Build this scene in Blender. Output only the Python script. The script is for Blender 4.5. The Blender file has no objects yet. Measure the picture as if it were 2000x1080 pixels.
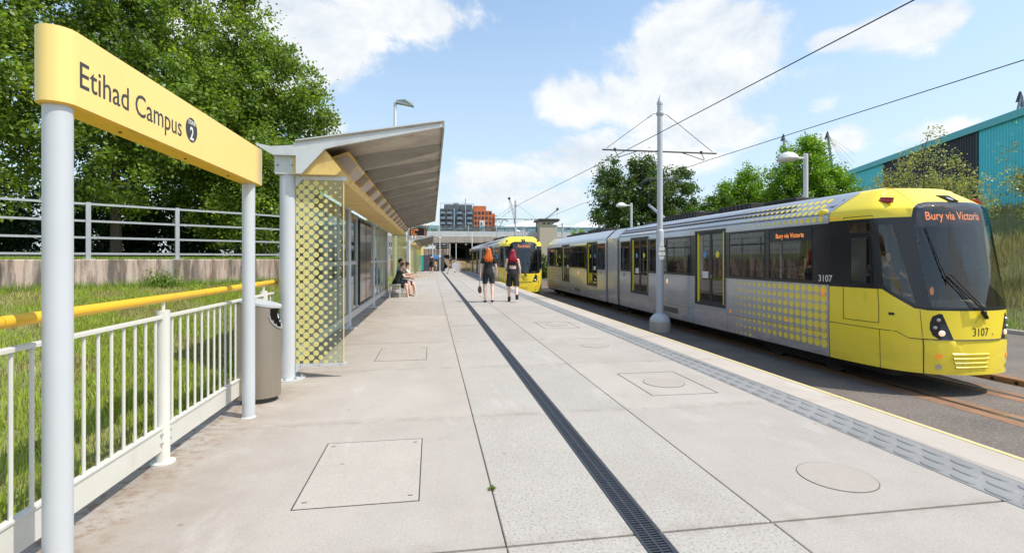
import bpy, bmesh, math, random
import numpy as np
from mathutils import Vector, Matrix
R = math.radians
random.seed(7)
S = bpy.context.scene
COL = S.collection

# ------------------------------------------------------------------ camera, world, sun, exposure
YAW = math.atan(157 / 980)
cam = bpy.data.cameras.new('camera'); camo = bpy.data.objects.new('camera', cam); COL.objects.link(camo)
cam.sensor_width = 36; cam.lens = 36 * 980 / 2000
cam.shift_y = -35 / 2000
cam.clip_start = 0.05; cam.clip_end = 3000
camo.location = (0, 0, 1.4); camo.rotation_euler = (R(90), 0, -YAW)
S.camera = camo
S.view_settings.view_transform = 'Standard'; S.view_settings.look = 'None'
S.view_settings.gamma = 1; S.view_settings.exposure = 0.50
try: S.view_settings.use_curve_mapping = False
except Exception: pass
SUN_EL, SUN_AZ = 57.0, 119.0          # azimuth measured from +Y towards +X
W = bpy.data.worlds.new('World'); S.world = W; W.use_nodes = True
nt = W.node_tree; nt.nodes.clear()
def wn(t, **k):
    n = nt.nodes.new(t)
    for a, b in k.items(): setattr(n, a, b)
    return n
def wl(a, b): nt.links.new(a, b)
def wmath(op, a, b=None, c=None, clamp=False):
    n = wn('ShaderNodeMath', operation=op); n.use_clamp = clamp
    for i, v in enumerate((a, b, c)):
        if v is None: continue
        if isinstance(v, (int, float)): n.inputs[i].default_value = v
        else: wl(v, n.inputs[i])
    return n.outputs[0]
sky = wn('ShaderNodeTexSky', sky_type='NISHITA', sun_disc=False)
sky.sun_elevation = R(SUN_EL); sky.sun_rotation = R(SUN_AZ); sky.air_density = 1.15; sky.dust_density = 1.6; sky.ozone_density = 1.3
tc = wn('ShaderNodeTexCoord'); sep = wn('ShaderNodeSeparateXYZ'); wl(tc.outputs['Generated'], sep.inputs[0])
az = wmath('ARCTAN2', sep.outputs[0], sep.outputs[1]); el = wmath('ARCSINE', sep.outputs[2])
# cloud plane coordinates (a layer of cumulus over the whole sky)
den = wmath('ADD', sep.outputs[2], 0.22)
cx = wmath('DIVIDE', sep.outputs[0], den); cy = wmath('DIVIDE', sep.outputs[1], den)
comb = wn('ShaderNodeCombineXYZ'); wl(az, comb.inputs[0]); wl(wmath('MULTIPLY', el, 1.35), comb.inputs[1])
def noise(scale, detail, rough, vec, off=(0, 0, 0), dist=0.0):
    m = wn('ShaderNodeMapping'); m.inputs['Location'].default_value = off; wl(vec, m.inputs[0])
    n = wn('ShaderNodeTexNoise'); n.inputs['Scale'].default_value = scale; n.inputs['Detail'].default_value = detail
    n.inputs['Roughness'].default_value = rough; n.inputs['Distortion'].default_value = dist
    wl(m.outputs[0], n.inputs['Vector']); return n.outputs[0]
comb2 = wn('ShaderNodeCombineXYZ'); wl(cx, comb2.inputs[0]); wl(cy, comb2.inputs[1])
def pix(u, v):
    k = (u - 1000) / 980; h = math.sqrt(1 + k * k)
    return math.atan(k) + YAW, math.atan((505 - v) / 980 / h)
BL = [(1370, 100, 165, 100, 1.05), (1280, 200, 140, 75, .9), (1120, 215, 80, 65, .85), (1180, 290, 170, 60, .75), (960, 350, 130, 40, .55),
      (1440, 40, 90, 50, .7), (1000, 385, 200, 26, .45), (1620, 80, 75, 26, .55), (1790, 45, 130, 50, .6), (1610, 210, 40, 24, .45), (1650, 275, 75, 40, .6),
      (1840, 262, 120, 32, .55), (560, 70, 190, 110, 1.0), (760, 20, 130, 60, .8), (640, 250, 50, 45, .75), (640, 120, 70, 60, .5), (1400, 260, 110, 35, .45), (1300, 330, 120, 40, .55)]
def blobs(dy=0.0):
    tot = None
    for u, v, ru, rv, s in BL:
        a0, e0 = pix(u, v); a1, _ = pix(u + ru, v); _, e1 = pix(u, v - rv)
        da = wmath('DIVIDE', wmath('SUBTRACT', az, a0), abs(a1 - a0)); de = wmath('DIVIDE', wmath('SUBTRACT', el, e0 - dy), abs(e1 - e0))
        r2 = wmath('ADD', wmath('MULTIPLY', da, da), wmath('MULTIPLY', de, de))
        g = wmath('MULTIPLY', wmath('EXPONENT', wmath('MULTIPLY', r2, -0.8)), s)
        tot = g if tot is None else wmath('MAXIMUM', tot, g)
    return tot
n1 = noise(4.6, 12, .64, comb.outputs[0], (1.3, .4, 0), .25)
n1b = noise(4.6, 12, .64, comb.outputs[0], (1.3 - .012, .4 - .045, 0), .25)
n2 = noise(1.1, 5, .5, comb2.outputs[0], (4.2, 1.1, 0))
# weight: blobs only inside the looked-at azimuths, ordinary scattered cumulus elsewhere
dens = wmath('ADD', wmath('ADD', wmath('MULTIPLY', blobs(), 1.12), wmath('MULTIPLY', wmath('SUBTRACT', n1, .5), 1.7)), wmath('MULTIPLY', wmath('SUBTRACT', n2, .5), .5))
# elsewhere in the sky the same broken cumulus goes on
away = wn('ShaderNodeMapRange', interpolation_type='SMOOTHSTEP'); wl(wmath('COSINE', wmath('SUBTRACT', az, YAW)), away.inputs['Value'])
away.inputs['From Min'].default_value = .55; away.inputs['From Max'].default_value = .0; away.inputs['To Max'].default_value = 1.0
dens = wmath('ADD', dens, wmath('MULTIPLY', away.outputs[0], wmath('ADD', .28, wmath('MULTIPLY', wmath('SUBTRACT', n2, .5), 2.4))))
mr = wn('ShaderNodeMapRange', interpolation_type='SMOOTHSTEP'); wl(dens, mr.inputs['Value'])
mr.inputs['From Min'].default_value = .27; mr.inputs['From Max'].default_value = .58
# thin veil towards the horizon
veil = wn('ShaderNodeMapRange', interpolation_type='SMOOTHSTEP'); wl(el, veil.inputs['Value'])
veil.inputs['From Min'].default_value = .70; veil.inputs['From Max'].default_value = 0.0
veil.inputs['To Min'].default_value = 0; veil.inputs['To Max'].default_value = .62
# wispy thin cloud
n3 = noise(1.6, 6, .62, comb.outputs[0], (7.7, 2.1, 0), .4)
wis = wn('ShaderNodeMapRange', interpolation_type='SMOOTHSTEP'); wl(n3, wis.inputs['Value'])
wis.inputs['From Min'].default_value = .47; wis.inputs['From Max'].default_value = .72; wis.inputs['To Max'].default_value = .62
lit = wmath('ADD', wmath('MULTIPLY', wmath('SUBTRACT', n1, n1b), 3.2), .55, clamp=True)
ccol = wn('ShaderNodeMix', data_type='RGBA'); wl(lit, ccol.inputs[0])
ccol.inputs[6].default_value = (3.5, 3.85, 4.25, 1); ccol.inputs[7].default_value = (5.1, 5.1, 5.0, 1)
tint = wn('ShaderNodeMix', data_type='RGBA', blend_type='MULTIPLY'); tint.inputs[0].default_value = 1
wl(sky.outputs[0], tint.inputs[6]); tint.inputs[7].default_value = (1.04, 1.12, 1.13, 1)
m0 = wn('ShaderNodeMix', data_type='RGBA'); wl(wmath('MAXIMUM', veil.outputs[0], wis.outputs[0]), m0.inputs[0]); wl(tint.outputs[2], m0.inputs[6]); m0.inputs[7].default_value = (3.3, 3.85, 4.4, 1)
m1 = wn('ShaderNodeMix', data_type='RGBA'); wl(wmath('MULTIPLY', mr.outputs[0], .93), m1.inputs[0]); wl(m0.outputs[2], m1.inputs[6]); wl(ccol.outputs[2], m1.inputs[7])
bg = wn('ShaderNodeBackground'); wl(m1.outputs[2], bg.inputs[0]); bg.inputs[1].default_value = 0.15
wo = wn('ShaderNodeOutputWorld'); wl(bg.outputs[0], wo.inputs[0])
sun = bpy.data.lights.new('sun', 'SUN'); suno = bpy.data.objects.new('sun', sun); COL.objects.link(suno)
sun.energy = 3.25; sun.angle = R(.53); sun.color = (1, .94, .84)
sd = Vector((math.cos(R(SUN_EL)) * math.sin(R(SUN_AZ)), math.cos(R(SUN_EL)) * math.cos(R(SUN_AZ)), math.sin(R(SUN_EL))))
suno.rotation_euler = sd.to_track_quat('Z', 'Y').to_euler(); suno.location = (20, -5, 40)

# ------------------------------------------------------------------ materials
MATS = {}
def pm(name, col, rough=.5, metal=0.0, var=0.0, vs=4.0, bump=0.0, bs=60.0, col2=None, coat=0.0, world=False, streak=None, emit=None, back=None, objrand=0.0, speck=None, stain=None, spec=.5, attr=None, trans=0.0):
    m = bpy.data.materials.new(name); m.use_nodes = True; n = m.node_tree; n.nodes.clear(); L = n.links.new
    out = n.nodes.new('ShaderNodeOutputMaterial'); p = n.nodes.new('ShaderNodeBsdfPrincipled'); L(p.outputs[0], out.inputs[0])
    p.inputs['Roughness'].default_value = rough; p.inputs['Metallic'].default_value = metal
    p.inputs['Coat Weight'].default_value = coat; p.inputs['Coat Roughness'].default_value = .06; p.inputs['Specular IOR Level'].default_value = spec
    if world:
        g = n.nodes.new('ShaderNodeNewGeometry'); vec = g.outputs['Position']
    else:
        g = n.nodes.new('ShaderNodeTexCoord'); vec = g.outputs['Object']
    def nz(scale, detail=5, rough_=.6, v=None, mp=None):
        t = n.nodes.new('ShaderNodeTexNoise'); t.inputs['Scale'].default_value = scale; t.inputs['Detail'].default_value = detail; t.inputs['Roughness'].default_value = rough_
        src = v or vec
        if mp:
            q = n.nodes.new('ShaderNodeMapping'); q.inputs['Scale'].default_value = mp; L(src, q.inputs[0]); src = q.outputs[0]
        L(src, t.inputs['Vector']); return t.outputs[0]
    def ramp(v, a, b, lo=0.0, hi=1.0):
        r = n.nodes.new('ShaderNodeMapRange'); L(v, r.inputs[0]); r.inputs[1].default_value = a; r.inputs[2].default_value = b; r.inputs[3].default_value = lo; r.inputs[4].default_value = hi; return r.outputs[0]
    def mix(f, a, b, bt='MIX'):
        x = n.nodes.new('ShaderNodeMix'); x.data_type = 'RGBA'; x.blend_type = bt
        for sock, v in ((x.inputs[0], f), (x.inputs[6], a), (x.inputs[7], b)):
            if isinstance(v, (int, float)): sock.default_value = v
            elif isinstance(v, tuple): sock.default_value = v + (1,) if len(v) == 3 else v
            else: L(v, sock)
        return x.outputs[2]
    c = tuple(col); cur = None
    if attr:
        at = n.nodes.new('ShaderNodeAttribute'); at.attribute_name = attr; cur = at.outputs['Color']
    c2 = col2 or tuple(max(0, x * (1 - var)) for x in c)
    if var > 0 or col2: cur = mix(ramp(nz(vs), .3, .7), c if cur is None else cur, c2)
    if stain:
        for (sc, lo, hi, scol, amt, mp) in stain:
            cur = mix(ramp(nz(sc, 6, .65, mp=mp), lo, hi, 0, amt), cur if cur is not None else c, scol)
    if speck:
        for (sc, lo, hi, scol, amt) in speck:
            cur = mix(ramp(nz(sc, 2, .5), lo, hi, 0, amt), cur if cur is not None else c, scol)
    if objrand:
        oi = n.nodes.new('ShaderNodeObjectInfo'); k = ramp(oi.outputs['Random'], 0, 1, 1 - objrand, 1 + objrand)
        hs = n.nodes.new('ShaderNodeHueSaturation'); L(k, hs.inputs['Value']); L(cur, hs.inputs['Color']) if cur is not None else None
        if cur is None: hs.inputs['Color'].default_value = c + (1,)
        cur = hs.outputs[0]
    if cur is not None: L(cur, p.inputs['Base Color'])
    else: p.inputs['Base Color'].default_value = c + (1,)
    if emit:
        p.inputs['Emission Color'].default_value = tuple(emit[0]) + (1,); p.inputs['Emission Strength'].default_value = emit[1]
    if bump:
        b = n.nodes.new('ShaderNodeBump'); b.inputs['Strength'].default_value = bump; b.inputs['Distance'].default_value = .01; L(nz(bs, 4, .6), b.inputs['Height']); L(b.outputs[0], p.inputs['Normal'])
    if back:
        g2 = n.nodes.new('ShaderNodeNewGeometry'); d2 = n.nodes.new('ShaderNodeBsdfDiffuse'); d2.inputs[0].default_value = tuple(back) + (1,)
        ms = n.nodes.new('ShaderNodeMixShader'); L(g2.outputs['Backfacing'], ms.inputs[0]); L(p.outputs[0], ms.inputs[1]); L(d2.outputs[0], ms.inputs[2]); L(ms.outputs[0], out.inputs[0])
    if trans:
        t = n.nodes.new('ShaderNodeBsdfTranslucent'); ms = n.nodes.new('ShaderNodeMixShader'); ms.inputs[0].default_value = trans
        hs = n.nodes.new('ShaderNodeHueSaturation'); hs.inputs['Value'].default_value = 1.5; hs.inputs['Saturation'].default_value = 1.1; L(cur, hs.inputs['Color']); L(hs.outputs[0], t.inputs[0])
        L(p.outputs[0], ms.inputs[1]); L(t.outputs[0], ms.inputs[2]); L(ms.outputs[0], out.inputs[0])
    MATS[name] = m; return m
def glass(name, tint, refl=1.0, rough=.02, ior=1.5, dirt=0.0):
    m = bpy.data.materials.new(name); m.use_nodes = True; n = m.node_tree; n.nodes.clear(); L = n.links.new
    out = n.nodes.new('ShaderNodeOutputMaterial'); t = n.nodes.new('ShaderNodeBsdfTransparent'); t.inputs[0].default_value = tuple(tint) + (1,)
    g = n.nodes.new('ShaderNodeBsdfGlossy'); g.inputs['Roughness'].default_value = rough; g.inputs[0].default_value = (refl, refl, refl, 1)
    f = n.nodes.new('ShaderNodeFresnel'); f.inputs[0].default_value = ior
    ms = n.nodes.new('ShaderNodeMixShader'); L(f.outputs[0], ms.inputs[0]); L(t.outputs[0], ms.inputs[1]); L(g.outputs[0], ms.inputs[2])
    last = ms
    if dirt:
        d = n.nodes.new('ShaderNodeBsdfDiffuse'); d.inputs[0].default_value = (.45, .44, .4, 1); nz = n.nodes.new('ShaderNodeTexNoise'); nz.inputs['Scale'].default_value = 6; nz.inputs['Detail'].default_value = 6
        mr_ = n.nodes.new('ShaderNodeMapRange'); L(nz.outputs[0], mr_.inputs[0]); mr_.inputs[1].default_value = .4; mr_.inputs[2].default_value = .75; mr_.inputs[4].default_value = dirt
        m2 = n.nodes.new('ShaderNodeMixShader'); L(mr_.outputs[0], m2.inputs[0]); L(ms.outputs[0], m2.inputs[1]); L(d.outputs[0], m2.inputs[2]); last = m2
    L(last.outputs[0], out.inputs[0]); MATS[name] = m; return m

M = MATS
DIRT = lambda c, a=.35: [(3.0, .48, .75, c, a, (1, 1, 1))]
pm('steel_post', (.54, .565, .59), .38, .0, var=.06, vs=2, stain=[(7, .55, .8, (.38, .38, .38), .35, (1, 1, .15))], spec=.6)
pm('cream_paint', (.66, .645, .585), .42, var=.08, vs=3, stain=[(9, .55, .8, (.42, .38, .30), .4, (1, 1, .3))])
pm('grey_paint', (.46, .48, .50), .45, var=.08, vs=3, stain=[(6, .5, .8, (.30, .29, .27), .45, (1, 1, .3))])
pm('light_panel', (.60, .62, .63), .4, var=.08, vs=2, stain=[(5, .5, .8, (.36, .34, .30), .4, (1, 1, .4))])
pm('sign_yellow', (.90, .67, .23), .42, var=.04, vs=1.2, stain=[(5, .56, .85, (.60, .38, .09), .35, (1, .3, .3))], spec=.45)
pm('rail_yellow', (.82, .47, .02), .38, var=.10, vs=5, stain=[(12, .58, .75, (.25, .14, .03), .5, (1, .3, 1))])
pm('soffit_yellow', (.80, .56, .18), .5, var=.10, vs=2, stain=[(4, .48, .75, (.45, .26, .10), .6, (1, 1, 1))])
pm('dot_yellow', (.85, .72, .22), .45)
pm('glass_dot', (.98, .87, .38), .5, trans=.45, var=.03)
pm('letter_dark', (.045, .045, .05), .5)
pm('white_paint', (.78, .78, .76), .45, var=.05)
pm('bin_metal', (.34, .295, .24), .38, .5, var=.12, vs=2, stain=[(40, .5, .7, (.40, .35, .28), .3, (1, 1, .05)), (5, .55, .8, (.30, .25, .2), .35, (1, 1, .3))])
pm('black', (.012, .012, .013), .6)
pm('dark_metal', (.05, .05, .052), .5, .2, var=.2)
pm('galv', (.47, .49, .51), .45, .4, var=.15, vs=8)
conc_st = [(1.1, .50, .72, (.33, .30, .26), .30, (1, 1, 1)), (3.3, .56, .80, (.30, .26, .21), .35, (1, .6, 1)), (22, .60, .74, (.27, .25, .23), .30, (1, 1, 1))]
pm('slab', (.430, .391, .350), .82, var=.10, vs=1.6, bump=.25, bs=220, world=True, stain=conc_st, speck=[(95, .55, .66, (.22, .205, .19), .38), (60, .60, .70, (.56, .53, .49), .35)], objrand=.05, spec=.3)
pm('slab_grey', (.420, .390, .353), .82, var=.10, vs=1.6, bump=.3, bs=180, world=True, stain=conc_st[1:], speck=[(66, .55, .64, (.18, .172, .165), .55), (50, .60, .69, (.60, .58, .54), .42)], objrand=.05, spec=.3)
pm('slab_edge', (.48, .425, .365), .8, var=.08, vs=2, bump=.15, bs=240, world=True, stain=conc_st, objrand=.03, speck=[(220, .58, .68, (.28, .27, .25), .35)], spec=.3)
pm('joint', (.24, .225, .20), .9, world=True, var=.3, vs=8)
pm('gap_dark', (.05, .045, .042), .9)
pm('tactile', (.25, .25, .245), .75, var=.14, vs=3, bump=.15, bs=160, world=True, objrand=.06, stain=[(4, .5, .75, (.32, .31, .30), .4, (1, 1, 1))])
pm('drain_iron', (.055, .062, .075), .5, .3, var=.25, vs=20, world=True)
pm('line_yellow', (.74, .58, .24), .7, var=.15, vs=12, world=True, stain=[(30, .55, .7, (.5, .46, .38), .6, (1, 1, 1))])
pm('circle_patch', (.385, .342, .30), .85, var=.08, vs=20, world=True)
pm('asphalt', (.20, .172, .152), .9, var=.35, vs=.9, bump=.8, bs=45, world=True, speck=[(26, .54, .66, (.36, .33, .30), .45), (34, .54, .64, (.07, .06, .053), .5)], stain=[(.8, .5, .75, (.17, .125, .095), .5, (1, .2, 1))], spec=.3)
pm('rust_band', (.36, .19, .10), .85, var=.35, vs=3, world=True, stain=[(9, .45, .7, (.13, .09, .07), .6, (1, .15, 1))])
pm('rail_steel', (.62, .58, .54), .2, .9, var=.2, world=True)
pm('ground_soil', (.10, .095, .055), .95, col2=(.06, .08, .03), vs=.4, world=True)
pm('grass_soil', (.15, .21, .045), .95, col2=(.25, .23, .10), vs=.9, bump=.6, bs=30, world=True)
pm('dry_soil', (.17, .15, .075), .95, col2=(.10, .11, .04), vs=.5, bump=.6, bs=20, world=True)
pm('wall_concrete', (.56, .43, .36), .85, col2=(.46, .35, .295), vs=2, bump=.5, bs=30, world=True, stain=[(3.2, .43, .55, (.075, .065, .055), .85, (1, 1, .16)), (9, .50, .60, (.13, .11, .10), .5, (1, 1, .12)), (1.3, .5, .7, (.40, .24, .17), .6, (1, 1, .5)), (4.4, .56, .68, (.52, .48, .42), .6, (1, 1, .07)), (25, .60, .7, (.55, .52, .46), .4, (1, 1, 1))])
pm('concrete', (.52, .46, .39), .8, col2=(.42, .37, .32), vs=1, world=True, stain=[(2, .5, .75, (.22, .19, .17), .5, (1, 1, .2))])
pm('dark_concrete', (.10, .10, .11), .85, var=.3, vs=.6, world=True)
pm('bark', (.10, .08, .06), .9, col2=(.055, .045, .035), vs=9, bump=.8, bs=30)
pm('leaf', (1, 1, 1), .38, attr='tint', trans=.45, spec=.42)
pm('blade', (1, 1, 1), .6, attr='tint', trans=.25, spec=.25)
# tram
pm('tram_yellow', (.97, .77, .05), .34, var=.03, vs=1, coat=.25, back=(.30, .30, .30), stain=[(3, .55, .85, (.55, .42, .05), .3, (1, 1, 1))])
pm('tram_silver', (.52, .53, .55), .30, .3, var=.10, vs=1.3, coat=.6, back=(.10, .10, .11), stain=[(3, .5, .8, (.30, .285, .27), .4, (1, .35, 1))])
pm('tram_roof', (.60, .61, .63), .42, .1, var=.06, vs=1, coat=.2, back=(.1, .1, .1), stain=[(3, .5, .8, (.42, .40, .37), .35, (1, .5, 1))])
pm('tram_black', (.014, .016, .023), .25, coat=.2, back=(.03, .03, .03), var=.1)
pm('tram_dot', (.96, .76, .10), .4, coat=.1)
pm('tram_edge_yellow', (.80, .70, .05), .5)
pm('interior_grey', (.50, .51, .52), .7); pm('interior_floor', (.06, .06, .065), .8)
pm('seat_fabric', (.035, .032, .05), .9, var=.3, vs=30); pm('seat_rim', (.62, .62, .62), .4)
pm('pole_yellow', (.78, .62, .06), .4)
pm('bellows', (.20, .19, .17), .8, var=.25, vs=8)
pm('under_dark', (.018, .016, .015), .85)
pm('lamp_clear', (.50, .50, .50), .15, .6); pm('lamp_lit', (.9, .7, .55), .2, emit=((1, .62, .38), .45))
pm('lamp_amber', (.75, .22, .02), .25, emit=((1, .35, .05), .25))
pm('led_text', (.9, .3, .08), .5, emit=((1, .30, .07), .65)); pm('led_back', (.014, .015, .02), .3)
pm('ink', (.035, .035, .04), .5)
pm('sticker_blue', (.10, .32, .62), .5); pm('sticker_white', (.7, .7, .68), .5); pm('grille', (.16, .135, .11), .6, var=.3, vs=20)
pm('red_trim', (.30, .03, .03), .5)
glass('tram_glass', (.66, .66, .63), 1.0, .015, 1.75, .03)
glass('wind_glass', (.90, .92, .92), 1.0, .02, 1.7, .0)
glass('shelter_glass', (.80, .88, .87), 1.0, .01, 1.6, .06)
glass('panel_glass', (.84, .90, .84), 1.0, .01, 1.5, .05)
pm('roof_under', (.72, .66, .57), .55, var=.14, vs=1.2, stain=[(3, .45, .7, (.30, .24, .20), .55, (1, 1, 1)), (7, .62, .72, (.45, .17, .05), .7, (.35, 1.6, 1))], trans=.28)
pm('roof_rib', (.36, .335, .30), .55, var=.15, vs=2, stain=[(3, .5, .75, (.20, .17, .14), .5, (1, 1, 1))])
pm('light_box', (.52, .42, .36), .5, var=.2, vs=4)
# people
pm('skin', (.70, .44, .33), .5, var=.08, vs=8); pm('skin_pale', (.80, .55, .44), .5, var=.08, vs=8)
pm('hair_orange', (.80, .17, .02), .42, var=.4, vs=14, stain=[(30, .5, .7, (.85, .30, .06), .6, (1, 1, .1))]); pm('hair_red', (.36, .012, .035), .4, var=.4, vs=14)
pm('hair_dark', (.018, .014, .012), .5); pm('hair_brown', (.16, .075, .035), .5, var=.3, vs=20)
pm('cloth_black', (.018, .018, .02), .8, var=.2, vs=12, bump=.4, bs=25); pm('cloth_white', (.72, .71, .68), .85, var=.05)
pm('cloth_blue', (.36, .56, .62), .85); pm('cloth_red', (.42, .02, .06), .8, var=.2); pm('cloth_navy', (.02, .022, .05), .85)
pm('cloth_pattern', (.22, .17, .10), .85, col2=(.06, .05, .035), vs=40); pm('cloth_cream', (.62, .56, .42), .85); pm('cloth_yellow', (.7, .5, .08), .85)
pm('cloth_green', (.05, .065, .045), .85); pm('bag', (.03, .022, .02), .5); pm('shoe', (.015, .014, .014), .5); pm('backpack', (.03, .035, .05), .8)
# background
pm('bldg_grey', (.13, .14, .165), .7, var=.2, vs=.3, world=True); pm('bldg_orange', (.62, .17, .06), .7, var=.12, vs=.3, world=True); pm('bldg_white', (.68, .68, .66), .6)
pm('win_dark', (.03, .035, .045), .2); pm('teal_clad', (.08, .66, .72), .45, var=.08, vs=.5, world=True); pm('teal_clad_dark', (.03, .032, .045), .6, var=.2, world=True)
pm('teal_trim', (.11, .50, .52), .5); pm('teal_sign', (.02, .36, .33), .5); pm('blue_sign', (.05, .30, .70), .5)
pm('stone_tower', (.52, .46, .35), .8, var=.1, world=True); pm('tent_white', (.74, .74, .72), .6); pm('far_steel', (.22, .27, .33), .6); pm('far_blue', (.28, .45, .55), .5)
pm('rubble', (.20, .145, .09), .95, var=.35, vs=3, bump=.8, bs=10, world=True)
glass('bridge_glass', (.55, .68, .74), .8, .1, 1.5, .5)
pm('lamp_head', (.24, .27, .27), .4, .3); pm('lens', (.5, .5, .42), .3); pm('dome_white', (.70, .71, .70), .4)
pm('poster', (.10, .08, .07), .3, coat=.5)

# ------------------------------------------------------------------ mesh helpers
class MB:
    def __init__(s): s.v = []; s.f = []; s.m = []; s.ms = []; s.cur = 0
    def mat(s, name):
        if name not in s.ms: s.ms.append(name)
        s.cur = s.ms.index(name); return s
    def add(s, vs, fs):
        b = len(s.v); s.v += [tuple(v) for v in vs]
        for f in fs: s.f.append(tuple(i + b for i in f)); s.m.append(s.cur)
        return s
    def box(s, x0, x1, y0, y1, z0, z1):
        return s.add([(x0, y0, z0), (x1, y0, z0), (x1, y1, z0), (x0, y1, z0), (x0, y0, z1), (x1, y0, z1), (x1, y1, z1), (x0, y1, z1)],
                     [(0, 3, 2, 1), (4, 5, 6, 7), (0, 1, 5, 4), (1, 2, 6, 5), (2, 3, 7, 6), (3, 0, 4, 7)])
    def bbox(s, x0, x1, y0, y1, z0, z1, b=.003):      # box with chamfered top edges
        return s.add([(x0, y0, z0), (x1, y0, z0), (x1, y1, z0), (x0, y1, z0), (x0, y0, z1 - b), (x1, y0, z1 - b), (x1, y1, z1 - b), (x0, y1, z1 - b),
                      (x0 + b, y0 + b, z1), (x1 - b, y0 + b, z1), (x1 - b, y1 - b, z1), (x0 + b, y1 - b, z1)],
                     [(0, 3, 2, 1), (8, 9, 10, 11), (0, 1, 5, 4), (1, 2, 6, 5), (2, 3, 7, 6), (3, 0, 4, 7), (4, 5, 9, 8), (5, 6, 10, 9), (6, 7, 11, 10), (7, 4, 8, 11)])
    def prism(s, poly, axis, a0, a1):                 # extrude polygon (2-D) along axis
        n = len(poly)
        def P(p, a): return (a, p[0], p[1]) if axis == 'x' else (p[0], a, p[1]) if axis == 'y' else (p[0], p[1], a)
        vs = [P(p, a0) for p in poly] + [P(p, a1) for p in poly]
        fs = [tuple(range(n - 1, -1, -1)), tuple(range(n, 2 * n))] + [(i, (i + 1) % n, n + (i + 1) % n, n + i) for i in range(n)]
        return s.add(vs, fs)
    def tube(s, pts, r, n=10, ref=None, cap=True):    # r: number, list, or list of (rx, ry)
        pts = [Vector(p) for p in pts]; m = len(pts)
        rr = [r] * m if isinstance(r, (int, float)) else list(r)
        b = len(s.v); up = Vector(ref) if ref is not None else None; prev = None; rings = []
        for i, p in enumerate(pts):
            t = (pts[min(i + 1, m - 1)] - pts[max(i - 1, 0)])
            if t.length < 1e-9: t = Vector((0, 0, 1))
            t.normalize()
            if up is not None: a = t.cross(up)
            else:
                q = prev if prev is not None else (Vector((0, 0, 1)) if abs(t.z) < .9 else Vector((1, 0, 0)))
                a = q - t * q.dot(t) if prev is not None else t.cross(q)
            if a.length < 1e-6: a = t.orthogonal()
            a.normalize(); prev = a; c = t.cross(a)
            rx, ry = (rr[i] if isinstance(rr[i], (tuple, list)) else (rr[i], rr[i]))
            rings.append([p + a * (rx * math.cos(2 * math.pi * k / n)) + c * (ry * math.sin(2 * math.pi * k / n)) for k in range(n)])
        vs = [v for g in rings for v in g]; fs = []
        for i in range(m - 1):
            for k in range(n): fs.append((i * n + k, i * n + (k + 1) % n, (i + 1) * n + (k + 1) % n, (i + 1) * n + k))
        if cap: fs.append(tuple(range(n - 1, -1, -1))); fs.append(tuple((m - 1) * n + k for k in range(n)))
        return s.add(vs, fs)
    def lathe(s, prof, c=(0, 0, 0), n=20):            # profile [(r, z)]
        vs = [(c[0] + r * math.cos(2 * math.pi * k / n), c[1] + r * math.sin(2 * math.pi * k / n), c[2] + z) for r, z in prof for k in range(n)]
        fs = [(i * n + k, i * n + (k + 1) % n, (i + 1) * n + (k + 1) % n, (i + 1) * n + k) for i in range(len(prof) - 1) for k in range(n)]
        fs.append(tuple(range(n - 1, -1, -1))); fs.append(tuple((len(prof) - 1) * n + k for k in range(n)))
        return s.add(vs, fs)
    def ball(s, c, r, n=12, m=8):
        rx, ry, rz = (r, r, r) if isinstance(r, (int, float)) else r
        vs = []; fs = []
        for i in range(1, m):
            t = math.pi * i / m
            for k in range(n): vs.append((c[0] + rx * math.sin(t) * math.cos(2 * math.pi * k / n), c[1] + ry * math.sin(t) * math.sin(2 * math.pi * k / n), c[2] - rz * math.cos(t)))
        vs += [(c[0], c[1], c[2] - rz), (c[0], c[1], c[2] + rz)]; a, b = len(vs) - 2, len(vs) - 1
        for i in range(m - 2):
            for k in range(n): fs.append((i * n + k, i * n + (k + 1) % n, (i + 1) * n + (k + 1) % n, (i + 1) * n + k))
        for k in range(n): fs.append((a, (k + 1) % n, k)); fs.append((b, (m - 2) * n + k, (m - 2) * n + (k + 1) % n))
        return s.add(vs, fs)
    def quad(s, a, b, c, d): return s.add([a, b, c, d], [(0, 1, 2, 3)])
    def build(s, name, mat=None, parent=None, smooth=True, loc=None, kind=None, label=None, cat=None, group=None, ang=35):
        me = bpy.data.meshes.new(name); me.from_pydata(s.v, [], s.f)
        if s.ms:
            for k in s.ms: me.materials.append(M[k])
            me.polygons.foreach_set('material_index', s.m)
        else: me.materials.append(M[mat])
        if smooth:
            me.polygons.foreach_set('use_smooth', [True] * len(me.polygons)); me.set_sharp_from_angle(angle=R(ang))
        me.update()
        return link(name, me, parent, loc, kind, label, cat, group)
def link(name, me, parent=None, loc=None, kind=None, label=None, cat=None, group=None):
    o = bpy.data.objects.new(name, me); COL.objects.link(o)
    if parent is not None: o.parent = parent
    if loc is not None: o.location = loc
    tag(o, label, cat, group, kind); return o
def tag(o, label=None, cat=None, group=None, kind=None):
    if label: o['label'] = label
    if cat: o['category'] = cat
    if group: o['group'] = group
    if kind: o['kind'] = kind
    return o
def thing(name, label, cat, loc=(0, 0, 0), rz=0, group=None):
    o = bpy.data.objects.new(name, None); COL.objects.link(o); o.location = loc; o.rotation_euler = (0, 0, rz); o.empty_display_size = .2
    return tag(o, label, cat, group)
def copy_tree(o, parent=None):
    c = o.copy(); COL.objects.link(c)
    if parent is not None: c.parent = parent
    for ch in list(o.children): copy_tree(ch, c)
    return c
def box(name, mat, parent, *a, **k): return MB().box(*a).build(name, mat, parent, smooth=False, **k)
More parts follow.
